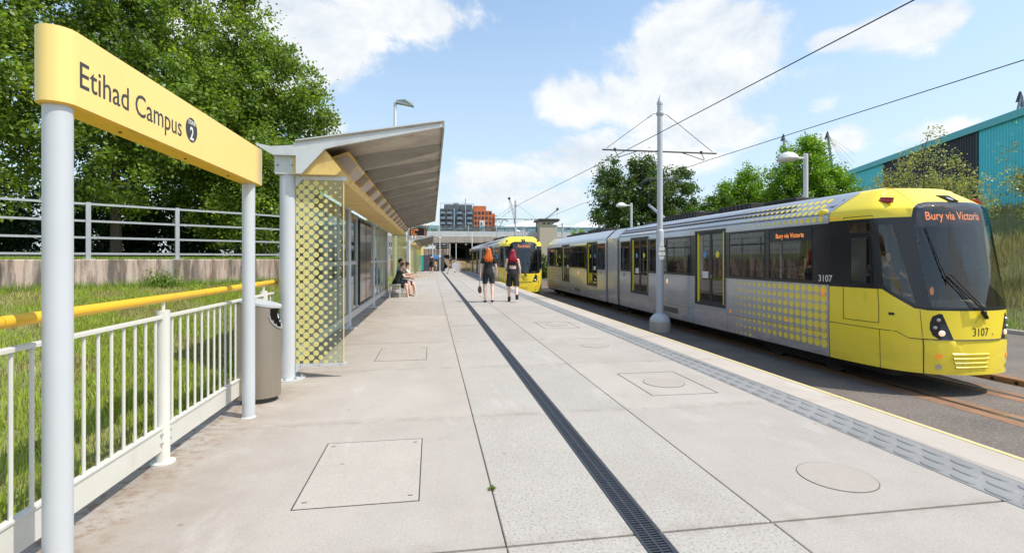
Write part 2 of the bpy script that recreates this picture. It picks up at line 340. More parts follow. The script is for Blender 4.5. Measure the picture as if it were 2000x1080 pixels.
def text2d(txt, size, xs=1.0, align='LEFT', bold=0.0):
    cu = bpy.data.curves.new('t', 'FONT'); cu.body = txt; cu.size = size; cu.align_x = align; cu.resolution_u = 3; cu.offset = bold
    o = bpy.data.objects.new('t', cu); COL.objects.link(o); bpy.context.view_layer.update()
    dg = bpy.context.evaluated_depsgraph_get(); me = bpy.data.meshes.new_from_object(o.evaluated_get(dg))
    vs = [(v.co.x * xs, v.co.y) for v in me.vertices]; fs = [tuple(p.vertices) for p in me.polygons]
    bpy.data.objects.remove(o); bpy.data.curves.remove(cu); bpy.data.meshes.remove(me)
    return vs, fs
def text_on(mb, txt, size, fn, xs=1.0, align='LEFT', bold=0.0):
    vs, fs = text2d(txt, size, xs, align, bold); mb.add([fn(a, b) for a, b in vs], fs); return mb
def disc(mb, fn, cx_, cy_, r, n=16, ry=None):
    ry = ry or r
    mb.add([fn(cx_ + r * math.cos(2 * math.pi * k / n), cy_ + ry * math.sin(2 * math.pi * k / n)) for k in range(n)], [tuple(range(n))]); return mb
def np_mesh(name, verts, quads=None, tris=None, tint=None, mat=None):
    me = bpy.data.meshes.new(name); me.vertices.add(len(verts)); me.vertices.foreach_set('co', np.ascontiguousarray(verts, dtype=np.float32).ravel())
    arr = quads if quads is not None else tris; k = arr.shape[1]
    me.loops.add(arr.size); me.loops.foreach_set('vertex_index', arr.astype(np.int32).ravel())
    me.polygons.add(len(arr)); me.polygons.foreach_set('loop_start', np.arange(len(arr), dtype=np.int32) * k)
    me.update(calc_edges=True)
    if tint is not None:
        a = me.color_attributes.new('tint', 'FLOAT_COLOR', 'POINT'); c = np.ones((len(verts), 4), dtype=np.float32); c[:, :3] = tint; a.data.foreach_set('color', c.ravel())
    me.materials.append(M[mat]); return me

def grime(name, edge):
    """dirt that gathers along the slab joints and a brown wash beside the railing, all in world space"""
    n = M[name].node_tree; L = n.links.new; p = next(x for x in n.nodes if x.type == 'BSDF_PRINCIPLED'); src = p.inputs['Base Color'].links[0].from_socket
    g = n.nodes.new('ShaderNodeNewGeometry'); sp = n.nodes.new('ShaderNodeSeparateXYZ'); L(g.outputs['Position'], sp.inputs[0])
    def mt(op, a, b=None, clamp=False):
        q = n.nodes.new('ShaderNodeMath'); q.operation = op; q.use_clamp = clamp
        for i, v in enumerate((a, b)):
            if v is None: continue
            if isinstance(v, (int, float)): q.inputs[i].default_value = v
            else: L(v, q.inputs[i])
        return q.outputs[0]
    def nz(sc, lo, hi, mp=(1, 1, 1)):
        q = n.nodes.new('ShaderNodeMapping'); q.inputs['Scale'].default_value = mp; L(g.outputs['Position'], q.inputs[0])
        t = n.nodes.new('ShaderNodeTexNoise'); t.inputs['Scale'].default_value = sc; t.inputs['Detail'].default_value = 6; t.inputs['Roughness'].default_value = .65; L(q.outputs[0], t.inputs['Vector'])
        r = n.nodes.new('ShaderNodeMapRange'); L(t.outputs[0], r.inputs[0]); r.inputs[1].default_value = lo; r.inputs[2].default_value = hi; return r.outputs[0]
    def mix(f, a, col):
        x = n.nodes.new('ShaderNodeMix'); x.data_type = 'RGBA'; L(f, x.inputs[0]); L(a, x.inputs[6]); x.inputs[7].default_value = col + (1,); return x.outputs[2]
    ph = mt('FRACT', mt('DIVIDE', mt('ADD', sp.outputs[1], 100 * 2.03 - 2.42), 2.03)); dj = mt('MULTIPLY', mt('MINIMUM', ph, mt('SUBTRACT', 1.0, ph)), 2.03)
    near = mt('SUBTRACT', 1.0, mt('MULTIPLY', dj, 9.0), True)
    cur = mix(mt('MULTIPLY', near, mt('MULTIPLY', nz(5, .42, .62), .45)), src, (.24, .21, .175))
    if edge:
        e = mt('MULTIPLY', mt('SUBTRACT', -.75, sp.outputs[0]), 1.0, True)
        cur = mix(mt('MULTIPLY', e, mt('MULTIPLY', nz(2.4, .34, .66), .85)), cur, (.27, .215, .165))
        e2 = mt('MULTIPLY', mt('SUBTRACT', -1.45, sp.outputs[0]), 2.5, True)
        cur = mix(mt('MULTIPLY', e2, mt('MULTIPLY', nz(14, .50, .62), .8)), cur, (.20, .12, .06))
    cur = mix(mt('MULTIPLY', nz(.75, .50, .66, (1, .35, 1)), .32), cur, (.30, .262, .222))
    cur = mix(mt('MULTIPLY', nz(1.3, .58, .70, (1.6, .5, 1)), .35), cur, (.56, .52, .47))
    # old chewing gum and drip spots
    v = n.nodes.new('ShaderNodeTexVoronoi'); v.inputs['Scale'].default_value = 2.6; L(g.outputs['Position'], v.inputs['Vector'])
    r = n.nodes.new('ShaderNodeMapRange'); L(v.outputs['Distance'], r.inputs[0]); r.inputs[1].default_value = .045; r.inputs[2].default_value = .030
    cur = mix(mt('MULTIPLY', r.outputs[0], .55), cur, (.17, .15, .135))
    L(cur, p.inputs['Base Color'])
def skirt_dirt(name, col, amt):
    n = M[name].node_tree; L = n.links.new; p = next(x for x in n.nodes if x.type == 'BSDF_PRINCIPLED'); src = p.inputs['Base Color'].links[0].from_socket
    g = n.nodes.new('ShaderNodeTexCoord'); sp = n.nodes.new('ShaderNodeSeparateXYZ'); L(g.outputs['Object'], sp.inputs[0])
    r = n.nodes.new('ShaderNodeMapRange'); L(sp.outputs[2], r.inputs[0]); r.inputs[1].default_value = .1; r.inputs[2].default_value = -.65; r.inputs[4].default_value = amt
    q = n.nodes.new('ShaderNodeMapping'); q.inputs['Scale'].default_value = (1, .6, 2.2); L(g.outputs['Object'], q.inputs[0])
    t = n.nodes.new('ShaderNodeTexNoise'); t.inputs['Scale'].default_value = 2.2; t.inputs['Detail'].default_value = 7; t.inputs['Roughness'].default_value = .7; L(q.outputs[0], t.inputs['Vector'])
    r2 = n.nodes.new('ShaderNodeMapRange'); L(t.outputs[0], r2.inputs[0]); r2.inputs[1].default_value = .32; r2.inputs[2].default_value = .62
    mu = n.nodes.new('ShaderNodeMath'); mu.operation = 'MULTIPLY'; L(r.outputs[0], mu.inputs[0]); L(r2.outputs[0], mu.inputs[1])
    x = n.nodes.new('ShaderNodeMix'); x.data_type = 'RGBA'; L(mu.outputs[0], x.inputs[0]); L(src, x.inputs[6]); x.inputs[7].default_value = col + (1,); L(x.outputs[2], p.inputs['Base Color'])
skirt_dirt('tram_silver', (.22, .17, .13), .65); skirt_dirt('tram_yellow', (.42, .30, .06), .40)
grime('slab', True); grime('slab_grey', False); grime('slab_edge', False)
# ------------------------------------------------------------------ ground, track bed, banks
rng = np.random.default_rng(11)
def grid_sheet(name, xs, ys, zf, mat, kind='structure', parent=None):
    V = [(x, y, zf(x, y)) for y in ys for x in xs]; n = len(xs)
    F = [(j * n + i, j * n + i + 1, (j + 1) * n + i + 1, (j + 1) * n + i) for j in range(len(ys) - 1) for i in range(n - 1)]
    return MB().add(V, F).build(name, mat, parent, kind=kind)
MB().quad((-1500, -1500, -1.35), (1500, -1500, -1.35), (1500, 2500, -1.35), (-1500, 2500, -1.35)).build('ground', 'ground_soil', kind='structure')
TX, TY = 9.33, 7.3
grid_sheet('tarmac_track_bed', [4.0, 18.3], [-6, 20, 60, 75], lambda x, y: -1.0, 'asphalt')
# rust stained bands, rails
tr1 = thing('tram_track', 'far tram track of grooved rails in rust stained tarmac, under the nearer tram', 'track', (TX, 0, -1.0))
tr2 = thing('tram_track', 'tram track running directly beside the platform edge, mostly hidden below it', 'track', (5.5, 0, -1.0))
for tr in (tr1, tr2):
    for sx in (-.72, .72):
        b = MB()
        for dx0, dx1 in ((-.30, -.05), (.05, .24)): b.box(sx + dx0, sx + dx1, -6, 58, -.01, .004)
        b.build('rust_strip', 'rust_band', tr, smooth=False)
        b = MB(); b.box(sx - .05, sx - .012, -6, 58, -.02, .012); b.box(sx + .018, sx + .05, -6, 58, -.02, .009)
        ro = b.build('rail', 'rail_steel', tr, smooth=False)
        MB().box(sx - .012, sx + .018, -6, 58, -.03, -.004 + .008).build('groove', 'gap_dark', ro, smooth=False)
tr1['group'] = tr2['group'] = 'tram tracks'
# low trough beam with dark holes beyond the track
tb = thing('cable_trough', 'low rust coloured concrete trough beam with round holes beside the far track', 'trough', (11.05, 0, -1.0))
hole = None
for k in range(14):
    y0 = -4 + k * 2.5
    b = MB().bbox(-.10, .12, y0 + .01, y0 + 2.49, -.05, .11, .012).build('beam', 'rust_band', tb, smooth=False)
    for j in range(6): MB().tube([(-.104, y0 + .2 + j * .42, .04), (-.09, y0 + .2 + j * .42, .04)], .035, 10).build('hole', 'black', b)
MB().bbox(18.25, 18.42, -6, 60, -1.1, -.87, .015).build('kerb', 'slab_edge', smooth=False, kind='structure')
def bank_z(x, y):
    t = max(0.0, min(1.0, (x - 18.4) / 16.5)); z = -.9 + 5.3 * (t * t * (3 - 2 * t)) + max(0, x - 34) * .01
    return z + .12 * math.sin(x * .9 + y * .5) * min(1, (x - 18.4) / 3) * (1 if x > 18.5 else 0) - max(0, (y - 48) / 20) * t * 1.5
grid_sheet('grass_bank', [18.4 + .8 * i for i in range(30)] + [60, 110], [-8 + 1.6 * j for j in range(50)] + [90, 140], bank_z, 'dry_soil')
WALL = [(-26.0, -2.2), (-14.3, 7.4), (-8.8, 11.9), (-4.4, 15.5), (-3.3, 17.0), (-2.9, 20.0), (-2.8, 34.0), (-2.8, 57.5)]
FENCE = [(-1.98, -9.0), (-1.98, -1.0), (-1.98, 4.0), (-1.98, 9.0), (-1.98, 13.0), (-1.98, 20.0), (-1.98, 34.0), (-1.98, 57.5)]
def ruled(i, t, w):                                   # i segment, t along, w fence->wall
    a = Vector(FENCE[i]).lerp(Vector(FENCE[i + 1]), t); b = Vector(WALL[i]).lerp(Vector(WALL[i + 1]), t)
    p = a.lerp(b, w); wid = (b - a).length; hz = .70 if wid > 3 else .15 + .55 * max(0, (wid - .8) / 2.2)
    return p.x, p.y, -.16 + (hz + .16) * (w ** .85) + .035 * math.sin(p.x * 3.1 + p.y * 1.7) * math.sin(w * 3.1) 
V = []; F = []; NU = 8; NW = 14
for i in range(len(WALL) - 1):
    b = len(V)
    for a in range(NU + 1):
        for w in range(NW + 1): V.append(ruled(i, a / NU, w / NW))
    for a in range(NU):
        for w in range(NW): k = b + a * (NW + 1) + w; F.append((k, k + NW + 1, k + NW + 2, k + 1))
MB().add(V, F).build('grass_slope', 'grass_soil', kind='structure')
V = []; F = []
for (x, y) in WALL:
    for q in (0, 1.2, 6, 14, 40): V.append((x - q * .78 + (0 if x < -5 else 0), y + q * .62, 1.33 + .02 * q))
for i in range(len(WALL) - 1):
    for q in range(4): k = i * 5 + q; F.append((k, k + 1, k + 6, k + 5))
MB().add(V, F).build('upper_lawn', 'grass_soil', kind='structure')
# retaining wall
rw = thing('retaining_wall', 'stained pinkish concrete retaining wall at the top of the grass, below the four-rail fence', 'wall', (-8.8, 11.9, 0))
def wall_seg(p, q, z0, z1, th=.32):
    p, q = Vector(p), Vector(q); d = (q - p).normalized(); n = Vector((-d.y, d.x)) * th; b = MB(); g = .006
    p2, q2 = p + d * g, q - d * g
    c = [(p2.x, p2.y), (q2.x, q2.y), (q2.x + n.x, q2.y + n.y), (p2.x + n.x, p2.y + n.y)]; c = [(x + 8.8, y - 11.9) for x, y in c]; ch = .02; nn = n.normalized() * ch
    c2 = [(c[0][0] + nn.x, c[0][1] + nn.y), (c[1][0] + nn.x, c[1][1] + nn.y), (c[2][0] - nn.x, c[2][1] - nn.y), (c[3][0] - nn.x, c[3][1] - nn.y)]
    vs = [(x, y, z0) for x, y in c] + [(x, y, z1 - ch) for x, y in c] + [(x, y, z1) for x, y in c2]
    fs = [(0, 3, 2, 1), (8, 9, 10, 11)] + [(i, (i + 1) % 4, 4 + (i + 1) % 4, 4 + i) for i in range(4)] + [(4 + i, 4 + (i + 1) % 4, 8 + (i + 1) % 4, 8 + i) for i in range(4)]
    return b.add(vs, fs)
for i in range(len(WALL) - 1):
    p, q = Vector(WALL[i]), Vector(WALL[i + 1]); L_ = (q - p).length; n = max(1, round(L_ / 5.7))
    for k in range(n): wall_seg(p.lerp(q, k / n), p.lerp(q, (k + 1) / n), -.3, 1.38).build('wall_panel', 'wall_concrete', rw, smooth=False)
# four-rail fence on the wall
uf = thing('four_rail_fence', 'galvanised grey four-rail fence standing on the stained concrete retaining wall', 'fence', (-7.7, 12.8, 1.38))
WV = [Vector(p) for p in WALL]
def on_wall(dist):                                    # distance measured from WALL[2]
    i = 2
    if dist < 0:
        while dist < 0 and i > 0:
            L_ = (WV[i] - WV[i - 1]).length
            if dist + L_ >= 0: i -= 1; dist += L_; break
            dist += L_; i -= 1
    while i < len(WV) - 2 and dist > (WV[i + 1] - WV[i]).length: dist -= (WV[i + 1] - WV[i]).length; i += 1
    d = (WV[i + 1] - WV[i]).normalized(); n = Vector((-d.y, d.x)); return WV[i] + d * dist + n * .13, d
posts = [on_wall(1.427 + 1.755 * k) for k in range(-7, 24)]
for p, d in posts:
    b = MB(); n = Vector((-d.y, d.x)); o3 = Vector((p.x + 7.7, p.y - 12.8, 0))
    def rect(hw, ht, z0, z1):
        c = [o3 + Vector((d.x * a * hw + n.x * e * ht, d.y * a * hw + n.y * e * ht, 0)) for a, e in ((-1, -1), (1, -1), (1, 1), (-1, 1))]
        b.add([(v.x, v.y, z0) for v in c] + [(v.x, v.y, z1) for v in c], [(0, 3, 2, 1), (4, 5, 6, 7), (0, 1, 5, 4), (1, 2, 6, 5), (2, 3, 7, 6), (3, 0, 4, 7)])
    rect(.045, .03, 0, 1.31); rect(.11, .09, 0, .018); b.build('post', 'galv', uf, smooth=False)
for (p, d), (q, e) in zip(posts[:-1], posts[1:]):
    for z in (.13, .50, .88, 1.27):
        a = Vector((p.x + 7.7, p.y - 12.8, z)); c = Vector((q.x + 7.7, q.y - 12.8, z)); n = Vector((-d.y, d.x, 0)) * .018; h = Vector((0, 0, .024)); s = (c - a).normalized() * .046; a2 = a + s; c2 = c - s
        MB().add([a2 - n - h, a2 + n - h, a2 + n + h, a2 - n + h, c2 - n - h, c2 + n - h, c2 + n + h, c2 - n + h], [(0, 1, 2, 3), (7, 6, 5, 4), (0, 4, 5, 1), (1, 5, 6, 2), (2, 6, 7, 3), (3, 7, 4, 0)]).build('rail', 'galv', uf, smooth=False)

# ------------------------------------------------------------------ platform
pf = MB(); pf.box(-1.97, 4.085, -8, 57, -1.35, -.016).build
plat = pf.build('platform', 'joint', smooth=False, kind='structure')
XS = [(-1.97, .3565), (.3635, 1.02), (1.165, 1.7865), (1.7935, 3.272), (3.650, 4.11)]
YJ = [2.42 + 2.03 * k for k in range(-4, 27)]
for ci, (x0, x1) in enumerate(XS):
    mt = 'slab_grey' if ci in (1, 2) else 'slab_edge' if ci == 4 else 'slab'
    for k in range(len(YJ) - 1):
        g0 = .010 if abs(YJ[k] - 2.42) < .1 else .0045; g1 = .010 if abs(YJ[k + 1] - 2.42) < .1 else .0045
        MB().bbox(x0, x1, YJ[k] + g0, YJ[k + 1] - g1, -.05 if ci < 4 else -.14, 0, .004).build('slab', mt, plat, smooth=False)
MB().box(4.085, 4.112, -8, 57, -1.1, -.145).build('edge_beam', 'dark_concrete', plat, smooth=False)
MB().box(4.045, 4.085, -8, 57, 0.0, .004).build('edge_line', 'line_yellow', plat, smooth=False)
# tactile tiles
def tact_me(x0, x1, yl, n=2):
    b = MB(); b.bbox(x0, x1, .002, yl - .002, -.04, .001, .003)
    w = (x1 - x0) / 3
    for c in range(3):
        for r in range(n):
            px = x0 + w * (c + .5); py = yl * (r + (.30 if c % 2 == 0 else .72)) / n
            ring = []; hw, hl = .046, .088
            for sc_, z in ((1, .001), (.88, .0072), (.55, .0095)):
                for k in range(12):
                    t = 2 * math.pi * k / 12; cx_, cy_ = math.cos(t), math.sin(t)
                    ring.append((px + sc_ * hw * cx_, py + sc_ * hl * (abs(cy_) ** .7) * (1 if cy_ > 0 else -1), z))
            fs = [(i * 12 + k, i * 12 + (k + 1) % 12, (i + 1) * 12 + (k + 1) % 12, (i + 1) * 12 + k) for i in range(2) for k in range(12)] + [tuple(24 + k for k in range(12))]
            b.add(ring, fs)
    return b
t0 = None; tp = thing('tactile_strip', 'grey tactile paving strip of raised lozenges set along the platform edge', 'tactile paving', (3.277, 0, 0))
yy = 2.42 - 2.03 * 2
while yy < 40:
    if t0 is None:
        t0 = tact_me(0, .366, .406).build('tactile_tile', 'tactile', tp, loc=(0, yy, 0), ang=20)
    else:
        c = t0.copy(); COL.objects.link(c); c.location = (0, yy, 0)
    yy += .406
MB().bbox(0, .366, yy, 56.9, -.04, .0015, .003).build('far_strip', 'tactile', tp, smooth=False, loc=(0, 0, 0))
# drainage channel
dr = thing('drain_channel', 'long dark slotted drainage channel running down the middle of the platform', 'drain', (1.09, 0, 0))
MB().box(-.068, .068, -8, 56.5, -.045, -.014).build('channel', 'black', dr, smooth=False)
def grating():
    b = MB(); h0, h1 = -.02, -.001; Lg = .5; n = 23
    b.box(-.068, -.052, 0, Lg, -.04, 0); b.box(.052, .068, 0, Lg, -.04, 0); b.box(-.006, .006, .001, Lg - .001, h0, h1)
    p = Lg / n
    for k in range(n):
        b.box(-.0519, -.0061, k * p + .003, k * p + p * .62, h0, h1 - .001); b.box(.0061, .0519, k * p + .003, k * p + p * .62, h0, h1 - .001)
    return b
g0 = grating().build('drain_grating', 'drain_iron', dr, smooth=False, loc=(0, -1.5, 0))
for k in range(1, 40):
    c = g0.copy(); COL.objects.link(c); c.location = (0, -1.5 + k * .503, 0)
b = MB(); b.box(-.068, -.05, 18.7, 56.5, -.04, 0); b.box(.05, .068, 18.7, 56.5, -.04, 0); b.box(-.006, .006, 18.7, 56.5, -.02, -.001)
for k in range(500): b.box(-.0499, .0499, 18.7 + k * .0755, 18.73 + k * .0755, -.02, -.002)
b.build('far_grating', 'drain_iron', dr, smooth=False, kind='stuff')
# access covers
def cover(x0, x1, y0, y1, label, mt='slab'):
    t = thing('access_cover', label, 'access cover', ((x0 + x1) / 2, (y0 + y1) / 2, 0), 0, 'square access covers in the platform')
    w, l = (x1 - x0) / 2, (y1 - y0) / 2; g = .006
    b = MB()
    for a in ((-w - g, w + g, -l - g, -l), (-w - g, w + g, l, l + g), (-w - g, -w, -l, l), (w, w + g, -l, l)): b.box(*a, -.02, .0022)
    b.build('frame_gap', 'gap_dark', t, smooth=False)
    MB().bbox(-w + .002, w - .002, -l + .002, l - .002, -.03, .003, .002).build('cover_plate', mt, t, smooth=False)
    for sx in (-1, 1):
        for sy in (-1, 1): MB().box(sx * (w - .05) - .014, sx * (w - .05) + .014, sy * (l - .07) - .004, sy * (l - .07) + .004, 0, .0045).build('key_slot', 'gap_dark', t, smooth=False)
    b = MB()
    for sx, sy in ((-1, -1), (1, -1)): disc(b, lambda a, c: (a, c, .0034), sx * (w + .02), sy * (l + .02), .07, 14, .035)
    b.build('mortar_patch', 'joint', t, smooth=False) if False else None
cover(-.77, -.075, 2.955, 3.965, 'large square access cover with dark edges in the nearest left-hand paving, beside the weed joint')
cover(-.765, -.075, 7.05, 8.05, 'smaller-looking access cover farther up the platform near the shelter glass')
def circle(x, y, r, label, frame=False, gray=False):
    t = thing('round_cover', label, 'round cover', (x, y, 0), 0, 'round covers along the platform')
    b = MB(); n = 40; b.add([((r + .006 * e) * math.cos(2 * math.pi * k / n), (r + .006 * e) * math.sin(2 * math.pi * k / n), .0022) for e in (0, 1) for k in range(n)], [(k, n + k, n + (k + 1) % n, (k + 1) % n) for k in range(n)])
    b.build('rim', 'gap_dark' if frame else 'grille', t, smooth=False)
    MB().lathe([(r, -.01), (r, .0035)], n=40).build('cover_disc', 'circle_patch', t, ang=20)
    if frame:
        b = MB()
        for sx in (-1, 1): b.box(sx * .36 - .004, sx * .36 + .004, -.5, .5, 0, .0025)
        b.box(-.355, .355, .496, .5, 0, .0023); b.box(-.355, .355, -.5, -.496, 0, .0023)
        b.build('frame_gap', 'gap_dark', t, smooth=False)
circle(2.572, 2.857, .222, 'nearest and largest-looking plain round cover, with a thin reddish rim')
circle(2.59, 5.33, .222, 'round cover inside a rectangle of dark lines, second from the camera', True)
circle(2.60, 7.80, .222, 'plain round cover, third from the camera along the platform')
circle(2.60, 10.30, .222, 'small-looking round cover between two dark lines, fourth and farthest', True)
# rust spots and stains are in the slab material; the weed in the joint
wd = thing('weed', 'little green weed growing in a paving joint near the access cover', 'weed', (.362, 3.03, 0))
b = MB()
for k in range(26):
    a = random.random() * 6.28; l = random.uniform(.012, .038); z = random.uniform(.004, .022); w = .006
    p = Vector((math.cos(a), math.sin(a), 0)); q = Vector((-p.y, p.x, 0))
    b.add([p * .003, p * l * .6 + q * w + Vector((0, 0, z)), p * l + Vector((0, 0, z * .6)), p * l * .6 - q * w + Vector((0, 0, z))], [(0, 1, 2, 3)])
me_w = b.build('leaves', 'blade', wd)
a_ = me_w.data.color_attributes.new('tint', 'FLOAT_COLOR', 'POINT')
for i_, v_ in enumerate(me_w.data.vertices):
    g_ = random.uniform(.7, 1.3); a_.data[i_].color = (.13 * g_, .17 * g_, .03, 1)
me_w['kind'] = 'stuff'

# ------------------------------------------------------------------ name sign
sg = thing('station_sign', 'yellow station name sign on two round grey posts at the left', 'sign', (-1.6, 3.6, 0))
for y in (2.46, 4.755):
    MB().lathe([(.062, 0), (.0525, .012), (.0525, 2.1)], (0, y - 3.6, 0), 28).build('post', 'steel_post', sg)
def stadium(y0, y1, hw, n=10):
    return [(hw * math.cos(t), y0 + hw * math.sin(t) * 1.0) for t in [math.pi + math.pi * k / n for k in range(n + 1)]] + [(hw * math.cos(t), y1 + hw * math.sin(t)) for t in [math.pi * k / n for k in range(n + 1)]]
st_ = stadium(2.46 - 3.6, 4.80 - 3.6, .074)
st_ = st_[:12] + [(.074, 4.875 - 3.6), (-.074, 4.875 - 3.6)]
MB().prism(st_, 'z', 2.065, 2.385).build('sign_panel', 'sign_yellow', sg, ang=40)
MB().prism([(x * .86, y * .995) for x, y in st_], 'z', 2.058, 2.067).build('underside_plate', 'rail_yellow', sg, ang=40)
fn = lambda a, c: (.0752, a - 3.6, c)
vs, fs = text2d('Etihad Campus', .165, .80, 'LEFT', .0005)
wd_ = max(v[0] for v in vs); k_ = .92 / wd_
MB().add([fn(2.465 + v[0] * k_, 2.152 + v[1]) for v in vs], fs).build('lettering', 'letter_dark', sg, smooth=False)
bd = disc(MB(), fn, 3.515, 2.225, .078, 32).build('zone_badge', 'letter_dark', sg, smooth=False)
fn2 = lambda a, c: (.0766, a - 3.6, c)
text_on(MB(), 'ZONE', .038, lambda a, c: fn2(3.515 + a, 2.26 + c), .95, 'CENTER', .001).build('badge_word', 'white_paint', bd, smooth=False)
text_on(MB(), '2', .115, lambda a, c: fn2(3.515 + a, 2.163 + c), .9, 'CENTER', .003).build('badge_number', 'white_paint', bd, smooth=False)
b = MB()
for i in range(9):
    for j in range(12):
        r = .0025 + .0011 * i
        disc(b, fn, 4.70 + i * .0195, 2.08 + j * .0265 + (i % 2) * .013, min(r, .0105), 8)
b.build('dot_print', 'slab_edge', sg, smooth=False)
for y in (2.9, 3.6, 4.3): MB().lathe([(.008, 2.052), (.008, 2.059)], (0, y - 3.6, 0), 8).build('fixing_bolt', 'dark_metal', sg)

# ------------------------------------------------------------------ platform railing
rl = thing('platform_railing', 'cream metal railing with thin balusters and a round yellow handrail, left of the platform', 'railing', (-1.82, 3.78, 0))
PY = [-.38, 1.70, 3.78, 5.86]
bal0 = None
for y in PY:
    Y = y - 3.78
    p = MB().lathe([(.075, 0), (.075, .012), (.043, .014), (.0415, .02), (.0415, 1.045)], (0, Y, 0), 24).build('post', 'cream_paint', rl)
    MB().tube([(0, Y, 1.045), (0, Y, 1.10)], .012, 8).build('handrail_bracket', 'cream_paint', rl)
    for s in (-1, 1):
        for z in (.15, .21): MB().tube([(.012, Y + s * .055, z), (.027, Y + s * .055, z)], .009, 8).build('bolt', 'galv', p)
for y0 in PY + []:
    Y0 = y0 - 3.78; y1 = Y0 + 2.08
    if y0 == 5.86: y1 = Y0 + .42
    MB().box(-.012, .012, Y0 + .043, y1 - .043, .095, .245).build('toe_board', 'cream_paint', rl, smooth=False)
    MB().box(-.020, .020, Y0 + .043, y1 - .043, .2455, .257).build('bottom_rail', 'cream_paint', rl, smooth=False)
    MB().bbox(-.021, .021, Y0 + .042, y1 - .042, .992, 1.012, .003).build('top_rail', 'cream_paint', rl, smooth=False)
    n = int((y1 - Y0 - .05) / .1165)
    for k in range(n):
        yk = Y0 + .118 + k * .1165
        if bal0 is None: bal0 = MB().tube([(0, 0, .257), (0, 0, .992)], .0095, 8).build('baluster', 'cream_paint', rl, loc=(0, yk, 0))
        else: c = bal0.copy(); COL.objects.link(c); c.location = (0, yk, 0)
for a, e in ((-2.5, 2.455), (2.459, 4.39), (4.394, 6.32)):
    MB().tube([(0, a - 3.78, 1.125), (0, a + .01 - 3.78, 1.125), (0, e - .01 - 3.78, 1.125), (0, e - 3.78, 1.125)], [.026, .028, .028, .026], 16).build('handrail', 'rail_yellow', rl)
# concrete edge under the railing
# ------------------------------------------------------------------ litter bin
bn = thing('litter_bin', 'tall rounded stainless steel litter bin standing behind the farther sign post', 'litter bin', (-1.66, 5.30, 0))
def bprof(hw, hd, n=16):   # flat back at -x, rounded to +x (towards the platform)
    return [(-hd, -hw)] + [(-hd * .2 + (hd * 1.2) * math.cos(t), hw * math.sin(t)) for t in [-math.pi / 2 + math.pi * k / n for k in range(n + 1)]] + [(-hd, hw)]
bb = MB(); n_ = len(bprof(1, 1)); rows = []
def topz(x, y): return .95 + .045 * (-x / .2) 
for zz in (0.0, .045): rows.append([(x, y, zz) for x, y in bprof(.15, .145)])
bb.add([v for r in rows for v in r], [(k, (k + 1) % n_, n_ + (k + 1) % n_, n_ + k) for k in range(n_)] + [tuple(range(n_ - 1, -1, -1)), tuple(range(n_, 2 * n_))]); bb.build('plinth', 'dark_metal', bn)
bb = MB(); P_ = bprof(.175, .175); 
# shell with a mouth opening in the curved front near the top
zs = [.05] + [.05 + .9 * k / 24 for k in range(1, 25)]
idx = {}
vs = []; fs = []
for r, z in enumerate(zs):
    for k, (x, y) in enumerate(P_): vs.append((x, y, z if r < 24 else topz(x, y)))
for r in range(24):
    for k in range(n_):
        z = (zs[r] + zs[r + 1]) / 2; kk = (k + 1) % n_; ym = (P_[k][1] + P_[kk][1]) / 2; xm = (P_[k][0] + P_[kk][0]) / 2
        if xm > 0.0 and ((ym / .125) ** 2 + ((z - .85) / .135) ** 2) < 1 and z < .93: continue
        fs.append((r * n_ + k, r * n_ + kk, (r + 1) * n_ + kk, (r + 1) * n_ + k))
bb.add(vs, fs); bb.build('body', 'bin_metal', bn, ang=50)
MB().prism([(x * .93, y * .93) for x, y in P_], 'z', .06, .72).build('liner', 'black', bn)
lb = MB(); lv = [(x * 1.04, y * 1.03, topz(x, y)) for x, y in P_] + [(x * 1.04, y * 1.03, topz(x, y) + .022) for x, y in P_]
lb.add(lv, [tuple(range(n_ - 1, -1, -1)), tuple(range(n_, 2 * n_))] + [(k, (k + 1) % n_, n_ + (k + 1) % n_, n_ + k) for k in range(n_)]); lb.build('lid', 'grey_paint', bn)
bg_ = MB(); pts = []
for k in range(15):
    t = math.pi + math.pi * k / 14; y = .13 * math.cos(t); z = .84 + .13 * math.sin(t); x = -.035 + .21 * math.sqrt(max(0, 1 - (y / .175) ** 2)) + .004; pts.append((x, y, z))
bg_.tube(pts, .008, 6).build('bag_rim', 'galv', bn)

